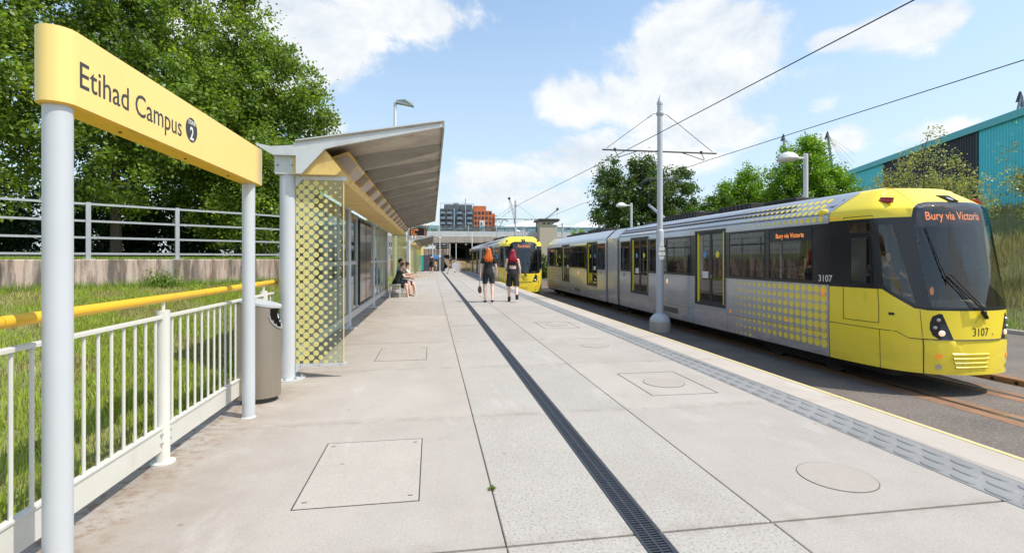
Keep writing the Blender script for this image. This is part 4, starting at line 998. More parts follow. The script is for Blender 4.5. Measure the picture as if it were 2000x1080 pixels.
        c = tmap(sg * sL(1.65), 2.30, .004)
        wt_ = MB(); wt_.add([tmap(sg * sL(L_), z_, .006) for L_, z_ in ((1.78, 2.2), (1.52, 2.2), (1.65, 2.42))], [(0, 1, 2)]); P(wt_, 'warning_triangle', 'lamp_amber', smooth=False)
        c = tmap(sg * 1.25, 2.52, .03); hn = MB(); hn.tube([c + Vector((0, -.13, -.02)), c + Vector((0, .12, .0))], [.03, .045], 10); hn.tube([c + Vector((sg * -.04, -.11, .03)), c + Vector((sg * -.04, .13, .05))], [.025, .04], 10); P(hn, 'horn', 'red_trim')
        P(MB().add([tmap(sg * 1.33, .38, .004), tmap(sg * 1.42, .38, .004), tmap(sg * 1.42, .43, .004), tmap(sg * 1.33, .43, .004)], [(0, 1, 2, 3)]), 'vent_slot', 'ink', smooth=False)
        P(MB().add([tmap(sg * 1.80, .62, .005), tmap(sg * 1.86, .62, .005), tmap(sg * 1.86, .78, .005), tmap(sg * 1.80, .78, .005)], [(0, 1, 2, 3)]), 'door_handle', 'tram_edge_yellow', smooth=False)
    # front number, wiper, display
    P(text_on(MB(), num, .20, lambda p, q: tmap(p, .07 + q, .004), .82, 'CENTER', .0), 'front_number', 'ink', smooth=False)
    P(text_on(MB(), 'A', .06, lambda p, q: tmap(.24 + p, .075 + q, .004), .82), 'front_letter', 'ink', smooth=False)
    b = MB(); p0 = tmap(.0, .47, .05); p1 = tmap(-.55, 1.1, .07); p2 = tmap(-.78, 1.75, .03); p3 = tmap(-.62, .62, .03)
    b.tube([p0, tmap(-.12, .58, .09), p1], [.02, .014, .010], 8); b.tube([tmap(.05, .47, .05), tmap(-.08, .60, .085), tmap(-.50, 1.13, .07)], [.012, .010, .008], 6)
    b.tube([tmap(-.52, .95, .035), tmap(-.60, 1.3, .035), tmap(-.72, 1.95, .03)], .009, 6); b.ball(p0, (.05, .04, .05), 10, 6); b.tube([tmap(.10, .38, .02), tmap(.0, .47, .05)], .032, 8)
    P(b, 'wiper', 'black')
    P(strip_on(MB(), [(.12, .30), (.02, .40), (-.10, .30)], .03, .012), 'wiper_recess', 'tram_yellow', smooth=False)
    dpb = MB(); pts = [tmap(-.74, 1.98, -.05), tmap(.74, 1.98, -.05), tmap(.74, 2.34, -.05), tmap(-.74, 2.34, -.05)]
    n = 8; n = 24; vs = [tmap(-.80 + 1.60 * k / n, z, -.075) for z in (1.97, 2.36) for k in range(n + 1)]; dpb.add(vs, [(k, k + 1, n + 2 + k, n + 1 + k) for k in range(n)])
    dpo = P(dpb, 'front_display', 'led_back', smooth=False)
    vs, fs = text2d(dest, .21, 1, 'CENTER', .002); wd = max(v[0] for v in vs) - min(v[0] for v in vs); kx = min(1.1, 1.06 / wd) if len(dest) > 10 else .62 / wd
    P(MB().add([tmap(v[0] * kx - .14, 2.09 + v[1], -.03) for v in vs], fs), 'led_lettering', 'led_text', dpo, smooth=False)
    b = MB(); c = tmap(0, 2.56, .015); b.add([tmap(-.16, 2.66, .012), tmap(.16, 2.66, .012), tmap(.11, 2.47, .03), tmap(-.11, 2.47, .03), tmap(-.16, 2.66, -.03), tmap(.16, 2.66, -.03), tmap(.11, 2.47, -.03), tmap(-.11, 2.47, -.03)], [(0, 1, 2, 3), (0, 4, 5, 1), (1, 5, 6, 2), (2, 6, 7, 3), (3, 7, 4, 0)])
    tlp = P(b, 'top_light', 'tram_black', smooth=False); P(disc(MB(), lambda p, q: tmap(p, q, .032), 0, 2.55, .05, 14), 'lamp', 'lamp_clear', tlp, smooth=False)
    # roof cap
    ss = sorted({round(x, 4) for x in ([0, .15, .3, .45, .6, .7, .8, S_CORNER, 1.05, 1.2, 1.36, 1.55, 1.8, 2.15, 2.62, 3, 5, 7, 9, 11, 13, S_END])}); vs = []; fs = []
    for s in ss: vs += [tmap(s, 3.1), tmap(-s if s else -1e-6, 3.1)]
    for i in range(len(ss) - 1): fs.append((2 * i, 2 * i + 2, 2 * i + 3, 2 * i + 1))
    b = MB(); b.ms = ['tram_yellow', 'tram_roof']; b.v = [tuple(v) for v in vs]; b.f = fs; b.m = [0 if ss[i + 1] <= 2.2 else 1 for i in range(len(fs))]
    P(b, 'roof', smooth=False)
    # silver roof slope gets its own lighter panels: covers proud of shell
    for sg in (1, -1):
        b = MB(); L0s = [sL(1.85), 4, 6.5, 9, 11.5, S_END - .01]
        for i in range(5):
            for (ta, tb) in ((2.32, 2.5), (2.5, 2.7), (2.7, 2.92)):
                sa, sb = L0s[i], L0s[i + 1]
                sh = .0 if i else 1
                sa2, sa3 = (sa - (ta - 2.3) * .55 + .05, sa - (tb - 2.3) * .55 + .05) if i == 0 else (sa, sa)
                b.add([tmap(sg * sa2, ta, .0018), tmap(sg * sb, ta, .0018), tmap(sg * sb, tb, .0018), tmap(sg * sa3, tb, .0018)], [(0, 1, 2, 3)])
        P(b, 'roof_cove', 'tram_roof', ang=30)
    for (y0, y1, h, w) in ((3.7, 4.9, .12, .55), (5.4, 7.0, .17, .58), (7.2, 7.9, .12, .45), (8.3, 10.6, .20, .6), (1.9, 2.5, .06, .35)):
        bxx = P(MB().bbox(-w, w, y0, y1, 2.76, 2.78 + h, .03), 'roof_unit', 'under_dark', smooth=False)
        for k in range(int((y1 - y0) / .2)): P(MB().box(-w - .006, w + .006, y0 + .05 + k * .2, y0 + .13 + k * .2, 2.80, 2.76 + h * .8), 'grille_slot', 'dark_metal', bxx, smooth=False) if h > .15 else None
    # interior: floor, ceiling, bulkhead, seats, poles
    P(MB().box(-1.24, 1.24, 1.0, 13.3, -.02, .02), 'floor', 'interior_floor', smooth=False)
    P(MB().box(-1.0, 1.0, 1.4, 13.3, 2.28, 2.32), 'ceiling', 'interior_grey', smooth=False)
    P(MB().box(-1.2, -.15, 2.10, 2.15, .02, 2.27), 'cab_bulkhead', 'interior_grey', smooth=False)
    P(MB().prism([(.30, -.1), (.42, .52), (.75, .62), (.95, .52), (.95, .02)], 'x', -.78, .78), 'dashboard', 'grille', smooth=False)
    P(MB().box(.35, .52, 1.95, 2.05, .6, 2.2), 'cab_post', 'dark_metal', smooth=False)
    P(MB().tube([(-1.05, .95, 1.55), (-1.05, .95, 1.95)], .09, 8), 'inner_mirror', 'black')
    seat = MB()
    seat.mat('seat_fabric'); seat.bbox(-.21, .21, -.05, .40, .40, .48, .03)
    seat.add([(-.20, .38, .45), (.20, .38, .45), (.20, .46, .45), (-.20, .46, .45), (-.19, .50, 1.10), (.19, .50, 1.10), (.19, .56, 1.08), (-.19, .56, 1.08)], [(0, 3, 2, 1), (4, 5, 6, 7), (0, 1, 5, 4), (1, 2, 6, 5), (2, 3, 7, 6), (3, 0, 4, 7)])
    seat.mat('seat_rim'); seat.tube([(-.22, .43, .45), (-.21, .54, 1.08), (-.15, .56, 1.14), (.15, .56, 1.14), (.21, .54, 1.08), (.22, .43, .45)], .018, 6); seat.box(-.15, .15, .1, .3, .02, .40)
    s0 = None
    for y in (2.6, 3.4, 4.3, 7.5, 8.4, 9.3, 12.4):
        for x in (-.98, -.52, .52, .98):
            if s0 is None: s0 = P(seat, 'seat', smooth=False); s0.location = (x, y, 1)
            else: c = s0.copy(); COL.objects.link(c); c.location = (x, y, 1); car.append(c)
    for y in (3.1, 5.2, 7.3, 8.9, 10.4, 12.2):
        for x in (-.72, .72): P(MB().tube([(x, y, .02), (x, y, 2.28)], .018, 8), 'grab_pole', 'pole_yellow')
    for x in (-.7, .7): P(MB().tube([(x, 2.4, 1.98), (x, 13, 1.98)], .016, 6), 'grab_rail', 'pole_yellow')
    # running gear
    P(MB().box(-1.05, 1.05, .6, 13.3, -.72, -.10), 'underframe', 'under_dark', smooth=False)
    bg1 = P(MB().box(-.95, .95, 1.9, 4.3, -.86, -.72), 'bogie', 'under_dark', smooth=False)
    for y in (2.2, 4.0):
        for x in (-.76, .76): P(MB().tube([(x - .06, y, -.69), (x + .06, y, -.69)], .31, 20), 'wheel', 'dark_metal', bg1)
    # ---- second car = the same turned about the middle of the tram
    for o in car:
        c = o.copy(); COL.objects.link(c); x, y, z = o.location; c.location = (-x, 28.4 - y, z); c.rotation_euler = (0, 0, math.pi)
        for ch in o.children:
            d = ch.copy(); COL.objects.link(d); d.parent = c
    # ---- middle module with bellows
    prof = [(-1.30, -.6), (-1.325, 0), (-1.325, 2.3), (-1.10, 2.52), (-.88, 2.73), (-.6, 2.78), (.6, 2.78), (.88, 2.73), (1.10, 2.52), (1.325, 2.3), (1.325, 0), (1.30, -.6)]
    MB().prism(prof, 'y', 13.62, 14.78).build('middle_module', 'tram_silver', root, loc=Z1, ang=30)
    for (y0, y1) in ((13.34, 13.62), (14.78, 15.06)):
        b = MB(); n = 5; ring = []
        for k in range(n * 2 + 1):
            y = y0 + (y1 - y0) * k / (n * 2); q = .90 if k % 2 == 0 else .955; ring += [(x * q, y, .95 + (z - .95) * (q + .02)) for x, z in prof]
        m = len(prof); b.add(ring, [(i * m + k, i * m + (k + 1) % m, (i + 1) * m + (k + 1) % m, (i + 1) * m + k) for i in range(2 * n) for k in range(m)]); b.build('bellows', 'bellows', root, loc=Z1, smooth=False)
        MB().prism([(x * .985, .95 + (z - .95) * .985) for x, z in prof], 'y', *((13.22, 13.36) if y0 < 14 else (15.04, 15.18))).build('end_frame', 'tram_roof', root, loc=Z1, ang=30)
    mb_ = MB().box(-.95, .95, 13.3, 15.1, -.86, -.62).build('bogie', 'under_dark', root, loc=Z1, smooth=False)
    for y in (13.45, 14.95):
        for x in (-.76, .76): MB().tube([(x - .06, y, -.69), (x + .06, y, -.69)], .31, 20).build('wheel', 'dark_metal', mb_)
    # ---- pantograph near the middle, on the front car
    pn = MB().box(-.45, .45, 11.4, 12.5, 2.79, 2.88).build('pantograph', 'dark_metal', root, loc=Z1, smooth=False)
    def pt(name, pts, r, mt): MB().tube(pts, r, 8).build(name, mt, pn)
    pt('lower_arm', [(0, 11.5, 2.9), (0, 13.3, 3.72)], .055, 'galv'); pt('lower_rod', [(.1, 11.75, 2.88), (.1, 13.2, 3.5)], .02, 'dark_metal')
    for s in (-1, 1): pt('upper_arm', [(s * .05, 13.3, 3.72), (s * .42, 12.2, 4.62)], .022, 'dark_metal')
    pt('cross_rod', [(-.35, 12.4, 4.45), (.35, 12.4, 4.45)], .014, 'dark_metal')
    for dy in (-.15, .15): pt('collector_strip', [(-.82, 12.15 + dy, 4.50), (-.6, 12.15 + dy, 4.68), (.6, 12.15 + dy, 4.68), (.82, 12.15 + dy, 4.50)], .02, 'dark_metal')
    return root
tram1 = build_tram('large yellow and silver tram on the far track at the right, numbered 3107', (TX, TY, -1.0), '3107', 'Bury via Victoria')
tram2 = copy_tree(tram1); tram2.location = (5.52, 29.6, -1.0); tram2['label'] = 'distant tram beside the platform ahead of the two women, with its yellow front facing us'
def retext(root, kind_names, txt, fnmk):
    for o in list(root.children):
        for q in [o] + list(o.children):
            if q.name.split('.')[0] in kind_names: bpy.data.objects.remove(q)
for o in list(tram2.children):
    nm = o.name.split('.')[0]
    if nm in ('fleet_number', 'front_number'): bpy.data.objects.remove(o); continue
    for ch in list(o.children):
        if ch.name.split('.')[0] == 'led_lettering' and nm == 'front_display': 
            rear = abs(ch.parent.rotation_euler.z) > 1; par = ch.parent; bpy.data.objects.remove(ch)
            vs, fs = text2d('Rochdale', .27, 1, 'CENTER', .003)
            MB().add([tmap(v[0] * .78, 2.07 + v[1], -.035) for v in vs], fs).build('led_lettering', 'led_text', par, smooth=False)
text_on(MB(), '3035', .20, lambda p, q: tmap(p, .07 + q, .004), .82, 'CENTER').build('front_number', 'ink', tram2, smooth=False, loc=Z1)

# ------------------------------------------------------------------ overhead line
def mast(y, label, arms=True, x=7.45, h=6.75):
    t = thing('overhead_line_mast', label, 'mast', (x, y, -1.0), 0, 'masts between the two tracks')
    MB().lathe([(.33, -.02), (.34, .30), (.335, .33)], n=28).build('concrete_foot', 'concrete', t)
    MB().lathe([(.33, .332), (.315, .42), (.24, .52), (.16, .58), (.14, .585)], n=28).build('base_cover', 'steel_post', t)
    MB().lathe([(.125, .58), (.125, 3.28), (.118, 3.33), (.092, 3.36), (.088, h + .72), (.10, h + .725), (.10, h + .79), (.07, h + .87), (.02, h + 1.0), (0.003, h + 1.08)], n=24).build('pole', 'steel_post', t)
    if not arms: return t
    MB().lathe([(.11, 7.12), (.115, 7.13), (.115, 7.22), (.11, 7.23)], n=20).build('collar', 'galv', t)
    for s in (-1, 1):
        L_ = 1.98 if s < 0 else 2.02; zt = 5.93
        MB().tube([(s * .09, 0, zt), (s * L_, 0, zt)], .028, 8).build('bracket_arm', 'dark_metal', t)
        MB().tube([(s * .10, 0, 7.17), (s * .24, 0, 7.16), (s * (L_ - .14), 0, zt + .05)], .010, 6).build('stay_wire', 'dark_metal', t)
        MB().tube([(s * .28, 0, 7.13), (s * .42, 0, 7.03)], .022, 8).build('insulator', 'galv', t)
        b = MB(); xe = s * (L_ - .42) if s < 0 else s * (L_ - .55)
        b.tube([(xe, 0, zt + .06), (xe, 0, zt - .03)], .045, 8); b.tube([(xe, 0, zt), (xe + .12, 0, zt - .22)], .012, 6); b.tube([(xe + .75 * (1 if s < 0 else -.9), 0, zt - .02), (xe + (.45 if s < 0 else -.3), 0, zt - .12), (xe + .10, 0, zt - .24)], .014, 6)
        b.build('registration_arm', 'dark_metal', t)
    b = MB(); b.box(-.131, -.128, -.1, .1, 2.72, 2.95)
    for k, zz in enumerate((2.3, 2.5, 2.7)):
        pass
    pl = MB()
    for zz, w in ((2.36, .09), (2.50, .12), (2.66, .10), (2.80, .07)): pl.box(-w, w, -.145, -.135, zz, zz + .11)
    pl.build('number_plate', 'sticker_white', t, smooth=False); 
    text_on(MB(), '12', .09, lambda a, c: (a - .06, -.147, 2.52 + c), 1).build('plate_lettering', 'ink', t, smooth=False) if False else None
    return t
mast(15.6, 'tall grey overhead line pole with cross arms, on a round concrete base')
mast(44.5, 'slim distant overhead line pole rising behind the distant tram').scale = (1, 1, 1)
def wire(pts, label, r=.0095):
    o = MB().tube(pts, r, 6).build('overhead_wire', 'black'); tag(o, label, 'wire', 'overhead contact wires'); return o
wire([(6.62, -4, 4.80), (6.24, 5.4, 4.78), (5.84, 15.6, 4.70), (5.35, 30, 4.74), (5.65, 44.5, 4.70), (5.4, 70, 4.70)], 'upper black overhead wire, leaving the picture through its top edge')
wire([(10.35, -4, 4.80), (9.98, 6.9, 4.78), (9.18, 15.6, 4.70), (9.1, 30, 4.74), (9.4, 44.5, 4.70), (9.2, 70, 4.70)], 'black overhead wire above the far track, leaving the picture at its right edge')

# ------------------------------------------------------------------ lamp posts
def dome_lamp(x, y, z0, h, label):
    t = thing('street_lamp', label, 'street lamp', (x, y, z0), 0, 'white lamps with domed shades beyond the trams')
    MB().lathe([(.09, 0), (.075, 1.0), (.07, h), (.05, h + .01)], n=16).build('pole', 'light_panel', t)
    MB().tube([(0, 0, h - .14), (-.25, 0, h - .14), (-.45, 0, h - .10)], .04, 8).build('arm', 'light_panel', t)
    MB().lathe([(.30, h - .20), (.31, h - .17), (.27, h - .08), (.15, h + .01), (.04, h + .04)], (-.62, 0, 0), 20).build('lamp_shade', 'dome_white', t)
    MB().lathe([(.22, h - .24), (.26, h - .2)], (-.62, 0, 0), 16).build('lens', 'lens', t)
dome_lamp(11.6, 14.1, -1.0, 5.68, 'nearest white lamp with a domed shade, standing behind the near tram')
dome_lamp(11.5, 27.8, -1.0, 5.62, 'white domed lamp behind the middle of the near tram, by the dark tree')
dome_lamp(11.4, 43.0, -1.0, 5.5, 'tiny white domed lamp just right of the stone tower')
dome_lamp(10.2, 56.0, -1.0, 5.6, 'tiny white domed lamp above the distant tram roof, in front of the bridge')
t = thing('street_lamp', 'tall white lamp with a flat grey floodlight head, rising above the near shelter roof', 'street lamp', (-2.25, 32.0, -.1))
MB().lathe([(.11, 0), (.10, 3), (.085, 11.2)], n=14).build('pole', 'white_paint', t)
MB().tube([(0, 0, 11.0), (.2, 0, 11.25)], .05, 8).build('bracket', 'lamp_head', t)
MB().add([(.1, -.17, 11.15), (1.15, -.2, 10.98), (1.15, .2, 10.98), (.1, .17, 11.15), (.05, -.12, 11.32), (.6, -.17, 11.38), (1.1, -.14, 11.2), (1.1, .14, 11.2), (.6, .17, 11.38), (.05, .12, 11.32)], [(0, 3, 2, 1), (0, 1, 6, 5, 4), (3, 9, 8, 7, 2), (4, 5, 8, 9), (5, 6, 7, 8), (1, 2, 7, 6), (0, 4, 9, 3)]).build('lamp_head', 'lamp_head', t, smooth=False)
MB().quad((.45, -.13, 11.085), (1.05, -.15, 10.985), (1.05, .15, 10.985), (.45, .13, 11.085)).build('lens', 'lens', t, smooth=False)

# ------------------------------------------------------------------ departure display, totem and other far furniture
t = thing('departure_display', 'orange dot-matrix departure display on a white post, beyond the near shelter', 'display', (-.97, 22.3, 0))
MB().tube([(0, 0, 0), (0, 0, 2.75), (.04, 0, 2.83), (.12, 0, 2.86), (.9, 0, 2.86)], .055, 12).build('post', 'white_paint', t)
MB().bbox(.04, .76, -.10, .10, 2.40, 2.72, .01).build('housing', 'led_back', t, smooth=False)
for x in (.2, .75): MB().tube([(x, 0, 2.72), (x, 0, 2.84)], .02, 8).build('hanger', 'white_paint', t)
b = MB()
for r_, (a, q) in enumerate((('Piccadilly', '2'), ('Bury', '6'), ('Ashton', '9'))):
    text_on(b, a, .105, lambda p, c: (.08 + p, -.103, 2.615 - r_ * .095 + c), .85); text_on(b, q, .105, lambda p, c: (.66 + p, -.103, 2.615 - r_ * .095 + c), .85)
b.build('led_lettering', 'led_text', t, smooth=False)
t = thing('information_totem', 'teal and yellow information board at the far end of the platform', 'information board', (-1.25, 55.0, 0))
MB().bbox(-.42, .42, -.08, .08, 0, .12, .01).build('base', 'dark_metal', t, smooth=False)
MB().box(-.38, .38, -.06, .06, .12, 1.75).build('teal_panel', 'teal_sign', t, smooth=False)
MB().box(-.38, .38, -.06, .06, 1.752, 3.0).build('yellow_panel', 'sign_yellow', t, smooth=False)
b = MB()
for k in range(6): b.box(-.28, .1 + .05 * (k % 3), -.064, -.061, 1.5 - k * .19, 1.54 - k * .19)
b.build('printed_lines', 'bldg_white', t, smooth=False)
t = thing('hanging_sign', 'small yellow overhead sign between white posts by the second shelter', 'sign', (-.3, 50.0, 0))
MB().box(-1.2, .35, -.05, .05, 2.75, 3.05).build('sign_panel', 'sign_yellow', t, smooth=False)
for x in (-1.25, .40): MB().tube([(x, 0, 0), (x, 0, 4.4 if x < 0 else 3.1)], .05, 8).build('post', 'white_paint', t)
for i, (x, y, h, l) in enumerate(((.9, 56, 3.6, 'thin white post topped by a small ball, left of the dark tunnel mouth'), (4.5, 56.5, 4.3, 'tall thin white pole in front of the bridge, left of the distant tram'), (2.05, 57.5, 3.1, 'first thin pale pole in front of the dark tunnel mouth'), (2.75, 57.5, 3.1, 'second thin pale pole in front of the dark tunnel mouth'), (-2.3, 47, 6.0, 'tall white pole behind the departure display, left one'), (-1.85, 49, 6.0, 'tall white pole behind the departure display, right one'))):
    t = thing('thin_pole', l, 'pole', (x, y, 0), 0, 'thin poles at the far end of the platform')
    b = MB().lathe([(.10, 0), (.10, .05), (.045, .06), (.04, h)], n=10).build('shaft', 'white_paint', t)
    if i in (0,): MB().ball((0, 0, h + .08), .12, 10, 8).build('ball_finial', 'dome_white', t); MB().box(-.13, .13, -.07, -.05, 1.55, 1.8).build('notice', 'sticker_white', t, smooth=False)
# yellow hoop barrier and pale balustrade
for x, l in ((3.25, 'yellow hoop barrier at the far platform end, beside the white balustrade'),):
    t = thing('hoop_barrier', l, 'barrier', (x, 52.5, 0)); MB().tube([(-.35, 0, 0), (-.35, 0, .95), (-.28, 0, 1.05), (.28, 0, 1.05), (.35, 0, .95), (.35, 0, 0)], .035, 8).build('hoop', 'rail_yellow', t); MB().tube([(-.35, 0, .55), (.35, 0, .55)], .03, 8).build('mid_rail', 'rail_yellow', t)
t = thing('balustrade', 'pale panelled balustrade sloping at the far end of the platform, beside the yellow hoop', 'balustrade', (2.0, 54.0, 0))
MB().prism([(-.6, 0), (1.1, 0), (1.1, .95), (.6, .95), (-.6, .2)], 'y', -.04, .04).build('panel', 'light_panel', t, smooth=False); MB().tube([(-.6, 0, .24), (.6, 0, 1.0), (1.1, 0, 1.0)], .03, 6).build('handrail', 'white_paint', t)

# ------------------------------------------------------------------ bridge and far walls
br = thing('road_bridge', 'long flat concrete road bridge with a pale glazed parapet, crossing behind the platform end', 'bridge', (0, 62, 0))
for k in range(11):
    x0 = -13 + k * 3.5
    sg_ = MB().bbox(x0 + .01, x0 + 3.49, 0, .5, 3.35, 4.18, .03).build('edge_panel', 'concrete', br, smooth=False)
    b = MB()
    for j in range(12): b.box(x0 + .14 + j * .29, x0 + .20 + j * .29, -.03, -.002, 3.40, 4.12)
    b.build('rib', 'concrete', sg_, smooth=False)
    MB().box(x0 + .015, x0 + 3.485, .05, .25, 4.185, 4.75).build('parapet_rail', 'light_panel', br, smooth=False)
    MB().box(x0 + .05, x0 + 3.45, .13, .16, 4.755, 5.45).build('glass_screen', 'bridge_glass', br, smooth=False)
    MB().box(x0 - .03, x0 + .03, .10, .19, 4.755, 5.55).build('screen_post', 'light_panel', br, smooth=False)
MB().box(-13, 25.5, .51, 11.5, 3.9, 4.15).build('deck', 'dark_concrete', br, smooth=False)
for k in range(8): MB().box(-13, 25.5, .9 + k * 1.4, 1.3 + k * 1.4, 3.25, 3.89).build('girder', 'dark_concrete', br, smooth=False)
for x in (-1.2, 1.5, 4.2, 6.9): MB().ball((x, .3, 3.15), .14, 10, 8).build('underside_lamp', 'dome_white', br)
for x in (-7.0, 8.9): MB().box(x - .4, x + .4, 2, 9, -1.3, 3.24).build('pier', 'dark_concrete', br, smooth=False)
ew = thing('end_wall', 'low dark panelled wall with a pale concrete top, closing off the far platform end', 'wall', (-.3, 59.5, 0))
for k in range(6): MB().bbox(-4.5 + k * 1.05, -3.46 + k * 1.05, 0, .3, -.1, 1.82, .01).build('dark_panel', 'dark_concrete', ew, smooth=False)
MB().bbox(-5.0, 2.3, .02, .34, 1.825, 2.55, .02).build('concrete_top', 'wall_concrete', ew, smooth=False)
for z in (2.75, 2.98, 3.2): MB().tube([(-5, .18, z), (2.3, .18, z)], .025, 6).build('rail', 'galv', ew)
for k in range(6): MB().tube([(-4.9 + k * 1.42, .18, 2.55), (-4.9 + k * 1.42, .18, 3.2)], .03, 6).build('rail_post', 'galv', ew)
o = MB().bbox(-.3, .3, -.06, -.01, 1.35, 1.8, .01).build('blue_sign', 'blue_sign', smooth=False, loc=(.45, 59.45, 0)); tag(o, 'small blue sign on the dark wall at the far platform end', 'sign')
t = thing('tunnel_portal', 'dark concrete tunnel mouth under the bridge, seen past the thin white poles', 'tunnel', (4, 70, 0))
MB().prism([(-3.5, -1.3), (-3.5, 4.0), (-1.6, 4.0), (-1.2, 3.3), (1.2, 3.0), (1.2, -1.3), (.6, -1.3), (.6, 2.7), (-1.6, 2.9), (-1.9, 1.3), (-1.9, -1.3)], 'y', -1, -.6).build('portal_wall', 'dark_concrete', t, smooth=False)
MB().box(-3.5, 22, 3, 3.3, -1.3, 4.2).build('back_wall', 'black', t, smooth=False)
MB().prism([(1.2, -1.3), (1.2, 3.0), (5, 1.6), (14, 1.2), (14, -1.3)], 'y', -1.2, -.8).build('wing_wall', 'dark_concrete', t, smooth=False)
MB().add([(2.2, 57.2, -.2), (6.5, 57.2, -.2), (7.5, 62, -.9), (7.0, 66, 1.0), (1.2, 66, 1.9), (1.5, 60, 1.1)], [(0, 1, 5), (1, 2, 5), (2, 3, 5), (3, 4, 5)]).build('rubble_bank', 'rubble', kind='structure')
# stone stair tower by the bridge
t = thing('stone_tower', 'square pale stone stair tower with flat dark cap, right of the bridge', 'tower', (14.2, 60.5, 0))
MB().box(-1.05, 1.15, 0, 2.5, -1.3, 6.0).build('shaft', 'stone_tower', t, smooth=False)
for x in (-.5, .1, .7): MB().box(x - .14, x + .14, -.03, .06, 5.62, 5.78).build('opening', 'win_dark', t, smooth=False)
MB().prism([(-1.35, 6.0), (1.4, 6.0), (1.4, 6.3), (-1.2, 6.3)], 'y', -.25, 2.8).build('cap', 'dark_metal', t, smooth=False)
# tent-like stadium canopies
def canopy(x, y, w, h0, h1, label, d=14):
    t = thing('stadium_canopy', label, 'canopy', (x, y, 0), 0, 'white canopies beyond the bridge')
    v = [(-w, 0, h0), (w, 0, h0 + .4), (w * .9, d, h0 + .8), (-w * .9, d, h0 + .3), (w * .1, d * .4, h1), (-w, 0, h0 - .25), (w, 0, h0 + .15)]
    MB().add(v, [(0, 1, 4), (1, 2, 4), (2, 3, 4), (3, 0, 4), (5, 6, 1, 0), (5, 6, 2, 3)]).build('roof', 'tent_white', t, smooth=False)
    for q in (-.8, -.2, .5): MB().tube([(w * q, 1, -1.3), (w * q, 1, h0 + .3)], .13, 8).build('column', 'tent_white', t)
canopy(27, 130, 10, 9.5, 12.0, 'white tensile canopy partly hidden by the stone tower')
canopy(44, 128, 8, 9.4, 12.8, 'white tensile canopy roof between the stone tower and the dark tree')
canopy(48, 105, 5.5, 10.2, 12.3, 'white upswept canopy edge just left of the dark tree')
for i, (x, y, h, l) in enumerate(((34.2, 100, 11.4, 'dark thin far-off lamp column right of the stone tower'), (37.6, 104, 11.8, 'pale thin far-off lamp column, right of the darker one'))):
    o = MB().tube([(0, 0, -1.3), (0, 0, h), (-.5 if i else .4, 0, h + .08)], .10, 6).build('far_lamp_column', 'far_steel' if i == 0 else 'light_panel', loc=(x, y, 0)); tag(o, l, 'lamp column', 'far lamp columns')
o = MB().box(-.9, .9, -.1, .1, 5.6, 7.2).build('far_sign', 'sign_yellow', smooth=False, loc=(38, 98, 0)); tag(o, 'small yellow board between the two far lamp columns', 'sign')
o = MB().box(-1.8, 1.8, -.6, .6, 4.7, 5.9).build('yellow_box', 'sign_yellow', smooth=False, loc=(44.5, 98, 0)); tag(o, 'wider yellow board low beside the green bush, right of the far lamp columns', 'sign')
t = thing('pale_blue_barrier', 'pale blue barrier on the raised road, right of the stone tower', 'barrier', (36, 85, 0))
for k in range(10): MB().box(-12 + k * 2.4, -9.66 + k * 2.4, 0, .1, 3.2, 5.2).build('panel', 'far_blue', t, smooth=False)
MB().box(-14, 14, .11, .5, -1.3, 4.0).build('base_wall', 'concrete', t, smooth=False)
# apartment blocks
def block(label, x, y, w, d, h, floors, cols_, mat, z0=0, pent=None, balc=True, wm='win_dark'):
    t = thing('apartment_block', label, 'building', (x, y, 0)); MB().box(0, w, 0, d, z0, h).build('wall', mat, t, smooth=False)
    fh = (h - z0) / floors; cw = w / cols_
    for f_ in range(floors):
        for c_ in range(cols_):
            if (f_ * 7 + c_ * 3) % 5 == 0 and balc: continue
            wo_ = MB().box(c_ * cw + cw * .18, (c_ + 1) * cw - cw * .18, -.06, .05, z0 + f_ * fh + fh * .22, z0 + (f_ + 1) * fh - fh * .18).build('window', wm if (f_ + c_) % 3 else 'bridge_glass', t, smooth=False)
        if balc:
            for c_ in (0, 2, 5, cols_ - 2): MB().box(c_ * cw + .1, (c_ + 1) * cw + cw * .5, -1.6, -.07, z0 + f_ * fh - .12, z0 + f_ * fh + .12).build('balcony', 'far_steel', t, smooth=False); MB().box(c_ * cw + .1, (c_ + 1) * cw + cw * .5, -1.62, -1.57, z0 + f_ * fh + .13, z0 + f_ * fh + 1.2).build('balcony_rail', 'far_steel', t, smooth=False)
    return t
t = block('grey apartment block with balconies and a framed top, behind the bridge', 5.0, 300, 19.8, 16, 31, 10, 10, 'bldg_grey')
for x in (0, 5, 10, 15, 19.6): MB().box(x, x + .2, -1.5, -1.3, 31, 34).build('frame_post', 'far_steel', t, smooth=False)
MB().box(0, 19.8, -1.5, -1.3, 33.8, 34).build('frame_beam', 'far_steel', t, smooth=False); MB().box(2.5, 19, 0, 12, 31.01, 33.5).build('penthouse', 'bldg_grey', t, smooth=False); MB().box(8, 11, 3, 8, 33.51, 34.8).build('plant_room', 'far_steel', t, smooth=False)
for x in (8.0, 14.6): MB().box(x, x + .5, -1.9, -1.6, 0, 31 if x < 10 else 37).build('steel_fin', 'far_blue', t, smooth=False)
t = block('orange apartment block with a white window bay, right of the grey block', 25.4, 305, 11.0, 16, 30.5, 10, 5, 'bldg_orange', balc=False)
MB().box(3.4, 6.6, -.5, -.1, 9, 24.5).build('white_bay', 'bldg_white', t, smooth=False)
for f_ in range(5):
    MB().box(4.1, 5.0, -.56, -.51, 10 + f_ * 2.9, 11.7 + f_ * 2.9).build('window', 'win_dark', t, smooth=False)
MB().box(0, 7.5, .5, 10, 30.51, 33.5).build('upper_storey', 'bldg_orange', t, smooth=False)
MB().box(11.01, 13.0, 1, 12, 0, 29).build('side_wing', 'bldg_orange', t, smooth=False)
